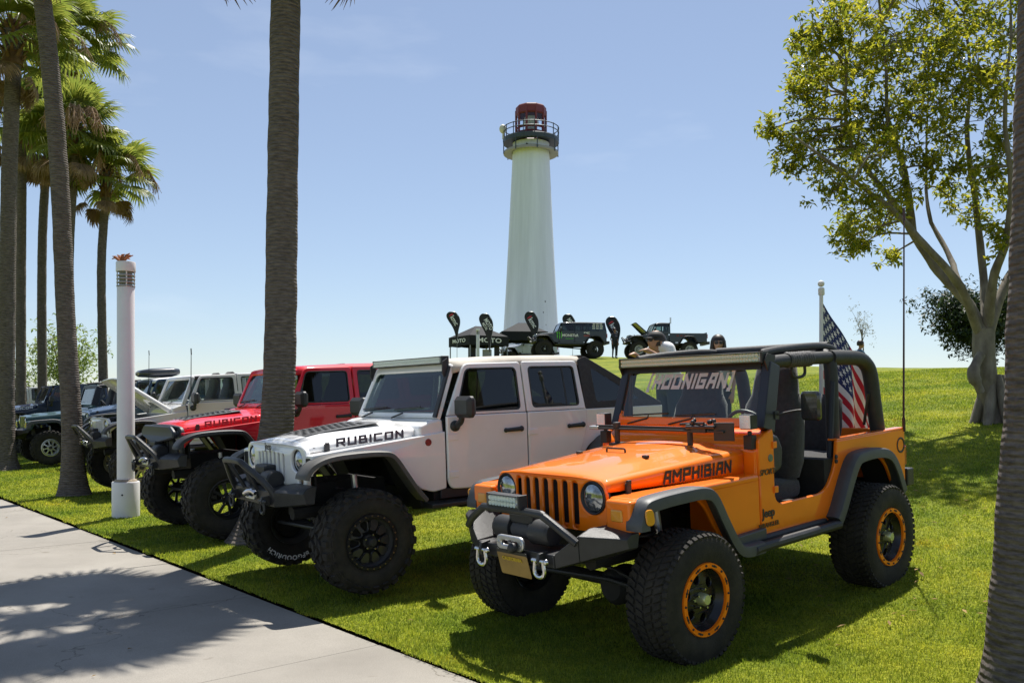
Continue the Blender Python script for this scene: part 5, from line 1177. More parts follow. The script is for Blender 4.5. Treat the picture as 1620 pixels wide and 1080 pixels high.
LH = thing('lighthouse', 'tall white tapered lighthouse with dark gallery and red lantern on the hill', 'lighthouse', (lx, ly, H(lx, ly)))
z0 = -H(lx, ly)
tw = MB(); prof = []
for i in range(15):
    t = i/14; z = zv(600)+(zv(232)-zv(600))*t; r = (46-17.5*t)*k80*(1+.05*(1-t)**3); prof.append((r, z+z0))
tw.lathe(prof+[(1.7, zv(228)+z0)], n=56).build('tower', M_LHW, LH, smooth=60)
sk = MB().lathe([(28.5*k80, zv(236)), (43*k80, zv(241)), (43.5*k80, zv(244.5)), (42.5*k80, zv(245)), (30*k80, zv(242))], (0, 0, z0), n=48); sk.build('gallery_soffit', M_LHS, LH)
MB().lathe([(28*k80, zv(226)), (44*k80, zv(228)), (44.5*k80, zv(222)), (43.5*k80, zv(220.5)), (18*k80, zv(218))], (0, 0, z0), n=48).build('gallery_deck', M_LHD, LH)
rl = MB()
for z in (zv(204), zv(211)): rl.tube([(44*k80*math.cos(a), 44*k80*math.sin(a), z+z0) for a in [2*PI*k/40 for k in range(40)]], .045, 5, closed=True)
rl.build('gallery_rail', M_LHD, LH)
for k in range(16):
    a = 2*PI*k/16+.1; MB().tube([(44*k80*math.cos(a), 44*k80*math.sin(a), zv(226)+z0), (44*k80*math.cos(a), 44*k80*math.sin(a), zv(203)+z0)], .045, 5).build('rail_post', M_LHD, LH)
for k in range(8):
    a = 2*PI*k/8+.2; MB().tube([(44*k80*math.cos(a), 44*k80*math.sin(a), zv(246)+z0), (44*k80*math.cos(a), 44*k80*math.sin(a), zv(226)+z0)], .05, 5).build('gallery_strut', M_LHD, LH)
N8 = 10; rL = 23.5*k80
lam = MB(); lam.lathe([(rL, zv(219)), (rL, zv(213)), (rL*.98, zv(213))], (0, 0, z0), n=N8); lam.lathe([(rL*1.01, zv(183)), (rL*1.03, zv(182)), (rL*1.03, zv(171.5)), (rL*.97, zv(169.8)), (rL*.6, zv(169.5))], (0, 0, z0), n=N8)
for z in (zv(213), zv(205), zv(183)): lam.tube([(rL*math.cos(2*PI*k/N8), rL*math.sin(2*PI*k/N8), z+z0) for k in range(N8)], .11, 4, closed=True)
LM = lam.build('lantern', M_LHR, LH, smooth=0)
MB().lathe([(rL*.9, zv(169.6)), (rL*.75, zv(168.6)), (rL*.4, zv(168)), (.01, zv(167.8))], (0, 0, z0), n=24).build('lantern_roof', mat('roof_cream', (.35, .2, .19), .7), LH)
for k in range(N8):
    a = 2*PI*k/N8; a2 = 2*PI*(k+1)/N8
    MB().tube([(rL*math.cos(a), rL*math.sin(a), zv(219)+z0), (rL*math.cos(a), rL*math.sin(a), zv(176)+z0)], .10, 6).build('mullion', M_LHR, LM)
    for (va, vb) in ((213, 205), (205, 183)):
        MB().add([(rL*.985*math.cos(q), rL*.985*math.sin(q), z+z0) for q, z in ((a, zv(va)), (a2, zv(va)), (a2, zv(vb)), (a, zv(vb)))], [(0, 1, 2, 3)]).build('pane', glass('lantern_glass', (.9, .93, .95)), LM, smooth=0, fix=False)
ln = MB().lathe([(.05, zv(215)), (.55, zv(213)), (.6, zv(200)), (.75, zv(195)), (.6, zv(186)), (.1, zv(184))], (0, 0, z0), n=20).build('beacon', mat('beacon_lens', (.6, .62, .6), .2, .2), LM)
MB().tube([(-44*k80, -.3, zv(222)+z0), (-44*k80, -.3, zv(208)+z0)], .08, 6).ball((-44.5*k80, -.35, zv(206)+z0), (.33, .3, .42), 12, 8).build('horn', mat('horn_cream', (.6, .58, .48), .5), LH)
for (u, v) in ((833, 238), (861, 481), (858, 498), (862, 517)):
    q = (u-840)*k80; rr = math.sqrt(max(.01, ((46-17.5*(600-v)/368)*k80)**2-q*q)); MB().ball((q, -rr, zv(v)+z0), (.16, .12, .22) if v < 300 else (.07, .07, .10), 8, 6).build('wall_lamp', M_LHD if v > 300 else M_CHR, LH)

# ------------------------------------------------------------------ vehicles on the ridge
P_BK = paint('black_blue_paint', (.004, .011, .016)); M_CLAW = mat('green_vinyl', (.10, .52, .03), .4)
def claw(root, x, y, z, h, parent=None, name='claw_emblem'):
    """three ragged green claw strokes"""
    b = MB()
    for k in (-1, 0, 1):
        o = k*h*.26
        b.add([(x-o+h*.13, y, z+h*.5-abs(k)*.03*h), (x-o-h*.05, y, z+h*.46), (x-o-h*.01, y, z+.1*h), (x-o-h*.05, y, z-.12*h), (x-o+h*.02, y, z-.5*h+abs(k)*.1*h), (x-o+h*.07, y, z-.1*h), (x-o+h*.05, y, z+.12*h)], [(0, 1, 2, 6), (2, 3, 5, 6), (3, 4, 5)])
    return b.build(name, M_CLAW, root, smooth=0, fix=False)
M_DIRTW = mat('grey_wheel', (.42, .42, .40), .4, .5)
def ridge_z(x, y, R=0): return H(x, y)+.02
p = at(897, 50); MONSTER = make_jk('black four-door jeep with green claw emblem and sponsor lettering on the ridge', (p.x, p.y, p.z+.12), 188, 0, P_BK, lift=.12, R=.50, rim=.24, top='hard', top_m=P_BK, detail=False, spare=False, flare_m=M_BLK, glass_side=G_TNT,
    wheelM={'style': 'spoke', 'disc': M_BLK, 'hub': M_ALU, 'tread': 'mt'})
claw(MONSTER, .60, .832, 1.14, .46)
sd = lambda x, z, y=.824: (lambda a, b, d: (x-a, y+d, z+b))
MB().text('MONSTER', .20, sd(-.02, 1.16), off=.006, width=.95).build('sponsor_lettering', M_WHT, MONSTER, smooth=0, fix=False)
MB().text('ENERGY', .09, sd(.02, .97), off=.003, spacing=1.5).build('sponsor_lettering', M_CLAW, MONSTER, smooth=0, fix=False)
MB().text('KMC', .16, sd(-.98, 1.30), off=.006).build('sponsor_lettering', M_WHT, MONSTER, smooth=0, fix=False)
MB().plate([rrect(0, 0, .36, .10, .03)], lambda a, b, d: (-.98-a, .822+d, 1.15+b), .004, .001).build('sponsor_panel', mat('dull_red_vinyl', (.25, .05, .05), .5), MONSTER)
def print_marks(x, z, y, w, h, n, seed):
    """a line of small print too far away to read"""
    r = random.Random(seed); b = MB()
    for i in range(n):
        if i % 4 == 3: continue
        x0 = x+w/2-w*i/n; x1 = x0-w/n*.7; a = r.uniform(.3, .5)*h; c = r.uniform(.3, .5)*h
        b.add([(x0, y, z-a), (x1, y, z-c), (x1, y, z+c), (x0, y, z+a)], [(0, 1, 2, 3)])
    return b
for k, w_ in enumerate((.55, .62, .58)): print_marks(-1.62, 1.82-.12*k, .778, w_, .085, 11, k).build('window_print', M_WHT, MONSTER, smooth=0, fix=False)
p = at(1045, 50.5); PICK = make_jk('black pickup jeep with raised hood and green claw emblem on the ridge', (p.x, p.y, p.z+.14), 184, 0, P_BK, lift=.14, R=.50, rim=.25, top='hard', top_m=P_BK, detail=False, pickup=True, hood_open=-48, flare_m=M_BLK, seats=False, glass_side=G_MID,
    wheelM={'style': 'beadlock_black', 'disc': M_DIRTW, 'ring': M_DIRTW, 'bolt': M_BLK, 'hub': M_ALU, 'tread': 'mt'})
claw(PICK, .38, .832, 1.12, .60)
print_marks(-1.0, 1.18, .826, .55, .09, 10, 5).build('sponsor_print', mat('dull_red_vinyl', (.25, .05, .05), .5), PICK, smooth=0, fix=False)
MB().tube([(-.45, .55, 1.9), (-.45, .55, 2.25)], .05, 8).build('exhaust_stack', M_CHR, PICK)
p = at(834, 66); HGREY = make_jk('silver grey four-door jeep parked on the ridge beside the black tents', (p.x, p.y, p.z+.03), 196, 0, paint('silver_paint', (.40, .44, .50)), top='hard', top_m=M_BLK, detail=False, flare_m=paint('silver_paint', (.40, .44, .50)), R=.42)

# ------------------------------------------------------------------ tents, banners, lamp on the ridge
M_TENT = mat('black_canopy', (.006, .008, .010), .85, var=.2, vscale=3); M_TPOLE = mat('tent_pole', (.25, .26, .27), .4, .6)
def tent(label, c, w, d, h, yaw, text=None):
    r = thing('canopy_tent', label, 'tent', c, (0, 0, yaw), 'black canopy tents on the ridge')
    for sx in (-1, 1):
        for sy in (-1, 1):
            MB().box((sx*(w/2-.05), sy*(d/2-.05), h/2), (.06, .06, h)).build('leg', M_TPOLE, r)
    z = h; ov = .02
    A = [(-w/2-ov, -d/2-ov), (w/2+ov, -d/2-ov), (w/2+ov, d/2+ov), (-w/2-ov, d/2+ov)]
    rf = MB(); rf.add([(x, y, z) for x, y in A]+[(-w*.08, 0, z+.75), (w*.08, 0, z+.75)], [(0, 1, 5, 4), (1, 2, 5), (2, 3, 4, 5), (3, 0, 4)]); rf.build('canopy_roof', M_TENT, r, smooth=0)
    for i in range(4):
        a, b2 = A[i], A[(i+1) % 4]; n = 12; pts = [(a[0]+(b2[0]-a[0])*k/n, a[1]+(b2[1]-a[1])*k/n) for k in range(n+1)]
        vl = MB(); vl.grid([[(x, y, z+.01) for x, y in pts], [(x, y, z-.62-.02*math.sin(k*2.2)) for k, (x, y) in enumerate(pts)]]); vo = vl.build('valance', M_TENT, r, smooth=0, fix=False)
        so = vo.modifiers.new('s', 'SOLIDIFY'); so.thickness = .01
    if text:
        MB().text(text, .42, lambda a, b, dd: (a, -d/2-ov-.02-dd, z-.30+b), off=.008, width=w*.62).build('canopy_lettering', M_WHT, r, smooth=0, fix=False)
        MB().text(text, .34, lambda a, b, dd: (-w/2-ov-.02-dd, -a, z-.30+b), off=.008, width=d*.62).build('canopy_lettering', M_WHT, r, smooth=0, fix=False)
    tr = MB()
    for s in (-1, 1):
        for k in range(4): tr.tube([(-w/2+w*k/4, s*(d/2-.05), z-.1-.3*(k % 2)), (-w/2+w*(k+1)/4, s*(d/2-.05), z-.4+.3*(k % 2))], .018, 4)
    tr.build('truss', M_TPOLE, r)
    return r
p = at(757, 58); tent('black canopy tent with MOTO lettering on its valance', (p.x, p.y, p.z-.1), 2.9, 2.9, 1.65, .55, 'MOTO')
p = at(826, 62); tent('plain black canopy tent behind the lettered one at the lighthouse foot', (p.x, p.y, p.z-.1), 3.2, 3.0, 1.85, .12)
bx = at(768, 57.5)
for k, (dx, hh, ww) in enumerate(((-.9, .9, .5), (.1, .7, .6), (.75, 1.1, .35))):
    c = MB().box((0, 0, hh/2), (ww, .5, hh)); c.box((0, -.26, hh*.62), (ww*.8, .02, hh*.4))
    tag(c.build('display_crate', mat('crate_dark', (.03, .03, .034), .6, var=.5, vscale=8) if k != 1 else mat('crate_pale', (.5, .5, .5), .6), smooth=0, bevel=.02), ['tall dark display crate under the lettered tent', 'pale low display crate under the lettered tent', 'narrow dark display crate under the lettered tent'][k], 'crate').location = (bx.x+dx, bx.y+.2, H(bx.x+dx, bx.y+.2)-.02)
def teardrop(label, u, v_top, d, hgt, kind, flip=1, rot=0.):
    z_top = 1.636+(639.4-v_top)/1368.6*d; p = at(u, d); r = thing('banner_flag', label, 'banner', p, (0, 0, rot), 'black teardrop banners on the ridge')
    T = z_top-p.z; h = hgt
    # outline in x-z: mast side curves over the top, cloth narrows to the foot
    left = [(0, T-h), (-.08, T-h*.75), (-.24, T-h*.52), (-.48, T-h*.32), (-.62, T-h*.17), (-.60, T-h*.07), (-.46, T-.01), (-.28, T)]
    right = [(-.08, T-.03), (.06, T-h*.10), (.20, T-h*.22), (.22, T-h*.4), (.11, T-h*.65), (.04, T-h)]
    out = smooth_path([(x, z, 0) for x, z in left+right], 4); poly = [(flip*q.x, q.y) for q in out]
    cl = MB().plate([poly], lambda a, b, dd: (a, dd+.03*math.sin(a*5+b*2), b), .012, .002).build('cloth', mat('banner_black', (.022, .022, .028), .75, var=.1, vscale=2), r)
    m = MB(); m.tube([(flip*q.x, .0, q.y) for q in smooth_path([(.04, T-h-.4, 0), (.05, T-h, 0), (.12, T-h*.65, 0), (.225, T-h*.4, 0), (.205, T-h*.22, 0), (.07, T-h*.09, 0), (-.1, T-.02, 0), (-.36, T-.005, 0)], 4)], .014, 5); m.tube([(flip*.04, 0, 0), (flip*.04, 0, T-h-.3)], .016, 6); m.build('mast', M_TPOLE, r)
    a0 = math.radians(-58)*flip; c, s_ = math.cos(a0), math.sin(a0); cx, cz = flip*-.13, T-h*.30
    f = lambda oy: (lambda a, b, dd: (cx+a*c-(b+oy)*s_, -.035-dd+.03*math.sin((cx+a*c)*5+(cz+a*s_)*2)-.01, cz+a*s_+(b+oy)*c))
    if kind == 'kmc':
        MB().text('kmc', .42, f(0), off=.008, width=.62).build('banner_lettering', M_WHT, cl, smooth=0, fix=False)
        MB().add([f(.10)(-.46, 0, .002), f(.10)(-.38, .10, .002), f(.10)(-.34, .02, .002), f(-.10)(-.38, -.05, .002), f(-.1)(-.44, 0, .002)], [(0, 1, 2, 3, 4)]).build('banner_emblem', mat('banner_red', (.5, .03, .05), .6), cl, smooth=0, fix=False)
    else:
        MB().text('MOTO', .36, f(.10), off=.010, width=.75).build('banner_lettering', M_WHT, cl, smooth=0, fix=False)
        MB().text('METAL', .22, f(-.16), off=.004, width=.5).build('banner_lettering', M_WHT, cl, smooth=0, fix=False)
teardrop('black teardrop banner with kmc lettering left of the lettered tent', 722, 493, 54, 1.85, 'kmc')
teardrop('black teardrop banner with MOTO METAL lettering in front of the lettered tent', 774, 496, 53, 2.35, 'moto')
teardrop('black teardrop banner with kmc lettering against the lighthouse foot', 846, 493, 53, 2.3, 'kmc')
teardrop('black teardrop banner rising behind the black four-door jeep roof', 905, 497, 56, 2.2, 'moto')
teardrop('black teardrop banner with kmc lettering between the black jeep and the black pickup', 975, 501, 51, 2.3, 'kmc')
def post_lamp(label, p, hgt, r, sleeve=True):
    o = thing('post_lamp', label, 'lamp post', p, group='white post lamps')
    mw = mat('white_post_paint', (.72, .71, .72), .45, var=.05, vscale=2)
    pst = MB().lathe([(r, .0), (r, hgt-.36), (r*.98, hgt-.355)], n=32).build('post', mw, o, smooth=40)
    MB().lathe([(r*1.1, hgt-.14), (r*1.12, hgt-.13), (r*1.12, hgt-.01), (r*1.08, hgt), (.001, hgt+.005)], n=32).build('cap', mw, o, smooth=40)
    MB().lathe([(r*.75, hgt-.36), (r*.75, hgt-.13)], n=20).build('lamp_core', mat('lamp_core', (.22, .21, .18), .4), o)
    for k in range(4): MB().lathe([(r*.78, hgt-.335+.05*k), (r*1.06, hgt-.35+.05*k), (r*1.08, hgt-.345+.05*k), (r*1.06, hgt-.338+.05*k), (r*.78, hgt-.325+.05*k)], n=28).build('louvre', mat('louvre_grey', (.45, .45, .46), .4, .4), o)
    for k in range(4):
        a = k*PI/2+.5; MB().tube([(r*.95*math.cos(a), r*.95*math.sin(a), hgt-.37), (r*.95*math.cos(a), r*.95*math.sin(a), hgt-.12)], .010, 5).build('louvre_rod', mw, o)
    if sleeve:
        MB().lathe([(r*1.58, 0), (r*1.58, .50), (r*1.52, .515), (r*1.02, .52)], n=32).build('base_sleeve', mw, o, smooth=40)
        MB().lathe([(.001, -r*1.60), (.012, -r*1.60), (.014, -r*1.57)], (0.03, 0, .34), 'y', 8).build('sleeve_bolt', M_DARK, o)
        MB().lathe([(r*1.35, .52), (r*1.2, .545), (r*1.02, .55)], n=24).build('base_collar', mat('rust_grout', (.3, .25, .18), .9, var=.3, vscale=30), o)
    return o
p = at(199, 12.3); POST = post_lamp('white cylindrical post lamp with wide base sleeve beside the path', (p.x, p.y, p.z-.02), 3.63, .117)
# a scrap of dried palm husk caught on the lamp cap
hu = MB(); rnd = random.Random(4)
for k in range(16):
    a = rnd.uniform(0, 6.28); q = Vector((math.cos(a)*.09, math.sin(a)*.06, .02+.05*rnd.random())); hu.tube([q*.2, q+Vector((0, 0, .03)), q*1.5+Vector((rnd.uniform(-.03, .03), 0, rnd.uniform(-.01, .05)))], [.022, .018, .006], 5)
tag(hu.build('palm_husk', mat('rusty_husk', (.28, .10, .04), .9, var=.3, vscale=40), smooth=40), 'rust brown scrap of dried palm husk on the post lamp cap', 'palm husk').location = (p.x-.06, p.y, p.z+3.615)
p = at(756, 52); post_lamp('distant white post lamp standing before the lettered tent', (p.x, p.y, p.z-.02), 2.0, .10, False)

# roof box on the blue jeep, duffels in the open white jeep
rb = MB(); rows = []
for (x, w, h) in ((.85, .25, .10), (.75, .36, .2), (.3, .42, .28), (-.5, .42, .28), (-.8, .38, .2), (-.86, .25, .1)):
    rows.append([(x, w*math.copysign(abs(math.cos(t))**.6, math.cos(t)), .14+h/2*math.copysign(abs(math.sin(t))**.6, math.sin(t))) for t in [2*PI*k/18 for k in range(18)]])
RB = rb.grid(rows, True, True).build('roof_box', mat('roof_box_grey', (.03, .035, .045), .35, coat=.4), smooth=60); tag(RB, 'dark roof cargo box on the blue jeep with the white roof', 'cargo box')
RB.matrix_world = Matrix.Translation(BLUE.location) @ BLUE.rotation_euler.to_matrix().to_4x4() @ Matrix.Translation((.2, .1, 1.94)) @ Matrix.Diagonal((.55, .8, .8, 1))
for k, (x, y, cc, lb) in enumerate(((-.95, .35, (.75, .17, .01), 'bright orange duffel bag in the back of the open white jeep'), (-1.25, .1, (.45, .04, .01), 'red duffel bag behind the orange one in the open white jeep'))):
    d = MB(); rows = [[(xx, w*math.cos(t), .2+w*math.sin(t)) for t in [2*PI*j/14 for j in range(14)]] for xx, w in ((-.35, .12), (-.32, .2), (0, .23), (.32, .2), (.35, .12))]; d.grid(rows, True, True)
    d.tube(smooth_path([(-.15, 0, .42), (-.12, 0, .54), (.12, 0, .54), (.15, 0, .42)], 4), .015, 6)
    o = d.build('duffel_bag', mat('duffel%d' % k, cc, .8, bump=.4, bscale=40), smooth=50); tag(o, lb, 'bag')
    o.matrix_world = Matrix.Translation(FARW.location) @ FARW.rotation_euler.to_matrix().to_4x4() @ Matrix.Translation((x, y, 1.28))
for v, (x, y, h) in ((BLUE, (.6, .75, 1.15)), (GREY, (.55, .74, .95))):
    whip_antenna(v, x, y, 1.36, h, M_BLK)
# ------------------------------------------------------------------ people: capsule skeletons fused into one skin
def seg_dist(p, a, b):
    ab = b-a; t = max(0, min(1, (p-a).dot(ab)/max(1e-9, ab.length_squared))); return (p-(a+ab*t)).length, t
def person(label, loc, yaw, J, mats, scale=1., hair=None, cap=None, glasses=False, voxel=.016, group=None, fingers=True):
    """J: list of (a, r0, b, r1, material index)"""
    b = MB()
    for (a, r0, c, r1, mi) in J:
        a, c = Vector(a), Vector(c); d = (c-a).normalized(); pts = [a-d*r0*.9, a-d*r0*.6, a, c, c+d*r1*.6, c+d*r1*.9]; b.tube(pts, [r0*.4, r0*.8, r0, r1, r1*.8, r1*.4], 12)
    tmp = b.build('tmp', mats[0], None, smooth=0)
    rm = tmp.modifiers.new('r', 'REMESH'); rm.mode = 'VOXEL'; rm.voxel_size = voxel; sm = tmp.modifiers.new('s', 'SMOOTH'); sm.factor = .5; sm.iterations = 4
    dg = bpy.context.evaluated_depsgraph_get(); me = bpy.data.meshes.new_from_object(tmp.evaluated_get(dg)); old = tmp.data; bpy.data.objects.remove(tmp); bpy.data.meshes.remove(old)
    me.materials.clear()
    for m in mats: me.materials.append(m)
    JJ = [(Vector(a), r0, Vector(c), r1, mi) for (a, r0, c, r1, mi) in J]; idx = []
    for p in me.polygons:
        c = p.center; best = None
        for (a, r0, e, r1, mi) in JJ:
            d, t = seg_dist(c, a, e); d -= r0+(r1-r0)*t
            if best is None or d < best[0]: best = (d, mi)
        idx.append(best[1])
    me.polygons.foreach_set('material_index', idx); me.polygons.foreach_set('use_smooth', [True]*len(idx))
    o = bpy.data.objects.new('person', me); COL.objects.link(o); o.location = loc; o.rotation_euler = (0, 0, yaw); o.scale = (scale,)*3
    return tag(o, label, 'person', group)
SK = mat('skin', (.42, .23, .15), .55, var=.06, vscale=12); SK2 = mat('skin_tan', (.36, .19, .12), .55)
M_SHIRT = mat('white_shirt', (.74, .75, .78), .8, var=.05, vscale=9, bump=.3, bscale=14); M_SHORT = mat('navy_shorts', (.03, .045, .07), .8); M_SHOE = mat('dark_shoe', (.03, .03, .03), .6); M_HAIR = mat('dark_hair', (.022, .014, .010), .5, var=.3, vscale=60); M_TOP = mat('grey_top', (.30, .29, .31), .8); M_CAPM = mat('black_cap', (.018, .018, .02), .7); M_TEE = mat('dark_tee', (.03, .032, .038), .8); M_BLUE = mat('blue_shirt', (.03, .10, .17), .8); M_BEIGE = mat('beige_shirt', (.4, .33, .25), .8)
def hand(J, w, d, up, mi, r=.03):
    """palm plus four fingers and a thumb, slightly curled; w wrist, d direction, up back-of-hand normal"""
    w, d, up = Vector(w), Vector(d).normalized(), Vector(up).normalized(); s = d.cross(up).normalized(); up = s.cross(d)
    J.append((w, .027, w+d*.075, .034, mi))
    for k, L in ((-1.5, .062), (-.5, .075), (.5, .078), (1.5, .066)):
        k0 = w+d*.085+s*(.018*k); m = k0+d*L*.55-up*.012; J.append((k0, .0105, m, .0095, mi)); J.append((m, .0095, m+d*L*.4-up*.03, .0085, mi))
    t0 = w+d*.03+s*.03; J.append((t0, .013, t0+d*.035+s*.03-up*.01, .011, mi)); J.append((t0+d*.035+s*.03-up*.01, .011, t0+d*.065+s*.035-up*.02, .0095, mi))
def stand(shirt, legs, skin, arms, shoe=4, lean=0., female=False, longp=False, drop=0.):
    """facing -y; z up; materials: 0 skin 1 shirt 2 trousers 3 shirt sleeve 4 shoe"""
    k = .9 if female else 1.; J = []
    for s in (-1, 1):
        J += [((s*.10, .0, .92), .10*k+.01, (s*.115, -.015, .56), .078, 2), ((s*.115, -.015, .54), .062, (s*.12, .02, .12), .042, 2 if longp else 0), ((s*.12, .03, .06), .045, (s*.125, -.13, .035), .036, 4)]
    J += [((-.06, 0, .95), .135*k, (.06, 0, .95), .135*k, 2), ((0, .0, 1.04), .150*k, (0, lean*.4, 1.20), .150*k, 1), ((-.07*k, lean*.5, 1.24), .132*k, (.07*k, lean*.5, 1.24), .132*k, 1), ((-.13*k, lean*.7, 1.40), .072, (.13*k, lean*.7, 1.40), .072, 1), ((0, lean*.8, 1.42), .062, (0, lean-.01, 1.53-drop), .054, 0)]
    h = Vector((0, lean-.02, 1.63-drop)); J += [(h+Vector((0, .012, .02)), .092, h+Vector((0, .005, .055)), .088, 0), (h+Vector((0, -.035, -.045)), .058, h+Vector((0, -.03, .03)), .070, 0), (h+Vector((0, -.095, .0)), .014, h+Vector((0, -.108, -.018)), .016, 0), (h+Vector((-.085, .01, .0)), .014, h+Vector((-.088, .015, -.02)), .012, 0), (h+Vector((.085, .01, .0)), .014, h+Vector((.088, .015, -.02)), .012, 0)]
    for s, (el, wr, hd) in zip((-1, 1), arms):
        sh = (s*.175*k, lean*.7, 1.39); mid = tuple(sh[i]+(el[i]-sh[i])*.72 for i in range(3))
        J += [(sh, .062*k, mid, .055*k, 3), (mid, .045*k, el, .042*k, 0), (el, .041*k, wr, .028*k, 0)]; hand(J, wr, hd, (0, 0, 1), 0)
    return J, h
def cap_mesh(o, h, back=False, m=None):
    c = MB(); rows = []
    for i in range(7):
        t = PI/2*i/6; rows.append([(h.x+.101*math.cos(t)*math.cos(a), h.y+.008+.108*math.cos(t)*math.sin(a), h.z+.045+.088*math.sin(t)) for a in [2*PI*k/20 for k in range(20)]])
    c.grid(rows, True); br = []
    for i in range(2): br.append([(h.x+.085*math.sin(q)*(1-.1*i), h.y-.09*math.cos(q)*(1)-.085*i*math.cos(q)+.01, h.z+.048-.015*i) for q in [(-1.1+2.2*k/8) for k in range(9)]])
    c.grid(br); so = c.build('cap', m or M_CAPM, o, smooth=60, fix=False); s = so.modifiers.new('s', 'SOLIDIFY'); s.thickness = .006
def hair_mesh(o, h, long=False):
    c = MB(); rows = []
    for i in range(8):
        t = PI*.5*i/7; rows.append([(h.x+.106*math.cos(t)*math.cos(a), h.y+.020+.112*math.cos(t)*math.sin(a), h.z+.045+.112*math.sin(t)) for a in [2*PI*k/20 for k in range(20)]])
    c.grid(rows, True)
    if long:
        for k in range(34):
            a = math.radians(-35+250*k/33); p = Vector((h.x+.092*math.cos(a), h.y+.022+.095*math.sin(a), h.z+.06)); c.tube([p, p+Vector((.012*math.cos(a), .012*math.sin(a), -.12)), p+Vector((.02*math.cos(a), .03, -.24)), p+Vector((0, .02, -.34-.04*math.sin(k*2.)))], [.018, .020, .018, .006], 5)
    else: c.lathe([(.094, -.02), (.1, .045)], (h.x, h.y+.03, h.z), n=16)
    c.build('hair', M_HAIR, o, smooth=60)
def shades(o, h):
    g = MB()
    for s in (-1, 1): g.plate([rrect(s*.034, .022, .056, .044, .018)], lambda a, b, d: (h.x+a, h.y-.103+abs(a)*.25+d, h.z+b), .008, .003); g.tube([(h.x+s*.062, h.y-.085, h.z+.03), (h.x+s*.09, h.y+.02, h.z+.02)], .005, 5)
    g.build('sunglasses', M_BLK, o)
ml = [SK, M_SHIRT, M_SHORT, M_SHIRT, M_SHOE]
J, h = stand(1, 2, 0, (((-.27, -.14, 1.15), (-.15, -.37, 1.30), (.3, -1, .3)), ((.28, -.12, 1.15), (.13, -.36, 1.33), (-.4, -1, .4))), lean=-.20, drop=.16)
p = at(1060, 13.0); zt = 1.636+(639.4-523)/1368.6*13.0
man = person('person in white shirt and black cap behind the orange jeep, hands raised in front', (p.x, p.y, H(p.x, p.y)), math.radians(-62), J, ml, scale=(zt-H(p.x, p.y))/1.61)
cap_mesh(man, h); hair_mesh(man, h+Vector((0, .01, -.035))); shades(man, h)
J, h = stand(1, 2, 0, (((-.24, .03, 1.12), (-.22, -.10, .90), (0, -.3, -1)), ((.24, .03, 1.12), (.20, -.14, .92), (-.2, -.4, -1))), female=True, longp=True)
p = at(1136, 13.3); zt = 1.636+(639.4-530)/1368.6*13.3
wom = person('person with long dark hair, sunglasses and grey top behind the orange jeep', (p.x, p.y, H(p.x, p.y)), math.radians(-8), J, [SK, M_TOP, mat('black_trousers', (.02, .022, .03), .8), M_TOP, M_SHOE], scale=(zt-H(p.x, p.y))/1.77)
hair_mesh(wom, h, True); shades(wom, h)
J, h = stand(1, 2, 0, (((-.26, .03, 1.12), (-.24, -.10, .90), (0, -.3, -1)), ((.26, .03, 1.12), (.22, -.10, .90), (0, -.3, -1))), longp=True)
p = at(972, 50.5); g = person('person in dark clothes standing below the banner between the two black vehicles', p, .6, J, [SK2, M_TEE, M_TEE, M_TEE, M_SHOE], voxel=.03); hair_mesh(g, h)
# seated person on the ridge, knees drawn up, looking away to one side
J = []
for s in (-1, 1): J += [((s*.1, 0, .12), .10, (s*.12, -.36, .44), .075, 2), ((s*.12, -.36, .44), .06, (s*.12, -.50, .08), .045, 2), ((s*.12, -.50, .05), .042, (s*.13, -.62, .035), .034, 4)]
J += [((-.06, 0, .14), .14, (.06, 0, .14), .14, 2), ((0, 0, .22), .145, (0, -.10, .46), .15, 1), ((-.13, -.15, .60), .075, (.13, -.15, .60), .075, 1), ((0, -.17, .62), .06, (0, -.22, .73), .052, 0), ((0, -.25, .83), .09, (0, -.24, .87), .09, 0), ((0, -.30, .78), .055, (0, -.29, .84), .065, 0)]
for s in (-1, 1): J += [((s*.18, -.15, .58), .06, (s*.24, -.28, .36), .05, 1), ((s*.24, -.28, .36), .04, (s*.12, -.44, .42), .028, 0)]; hand(J, (s*.12, -.44, .42), (-s*.6, -.6, 0), (0, 0, 1), 0)
p = at(1352, 27.); g = person('person in blue shirt sitting on the ridge beside the hanging flag', (p.x, p.y, H(p.x, p.y)-.04), 1.9, J, [SK2, M_BLUE, M_SHORT, M_BLUE, M_SHOE], voxel=.02); hair_mesh(g, Vector((0, -.24, .83)))
# person bending over the navy jeep's engine bay
J = []
for s in (-1, 1): J += [((s*.10, .05, .92), .10, (s*.115, .02, .52), .075, 2), ((s*.115, .02, .52), .06, (s*.12, .06, .12), .042, 2), ((s*.12, .05, .06), .045, (s*.125, -.11, .035), .036, 4)]
J += [((-.06, .05, .95), .135, (.06, .05, .95), .135, 2), ((0, 0, 1.03), .145, (0, -.22, 1.16), .145, 1), ((-.08, -.28, 1.20), .125, (.08, -.28, 1.20), .125, 1), ((-.13, -.40, 1.27), .07, (.13, -.40, 1.27), .07, 1), ((0, -.42, 1.30), .06, (0, -.50, 1.38), .052, 0), ((0, -.55, 1.45), .09, (0, -.54, 1.48), .09, 0), ((0, -.61, 1.41), .055, (0, -.60, 1.46), .065, 0)]
for s in (-1, 1): J += [((s*.18, -.40, 1.25), .06, (s*.22, -.58, 1.28), .05, 3), ((s*.22, -.58, 1.28), .042, (s*.16, -.92, 1.40), .028, 0)]; hand(J, (s*.16, -.92, 1.40), (0, -1, .1), (0, 0, 1), 0)
nv = Matrix.Translation(NAVY.location) @ NAVY.rotation_euler.to_matrix().to_4x4()
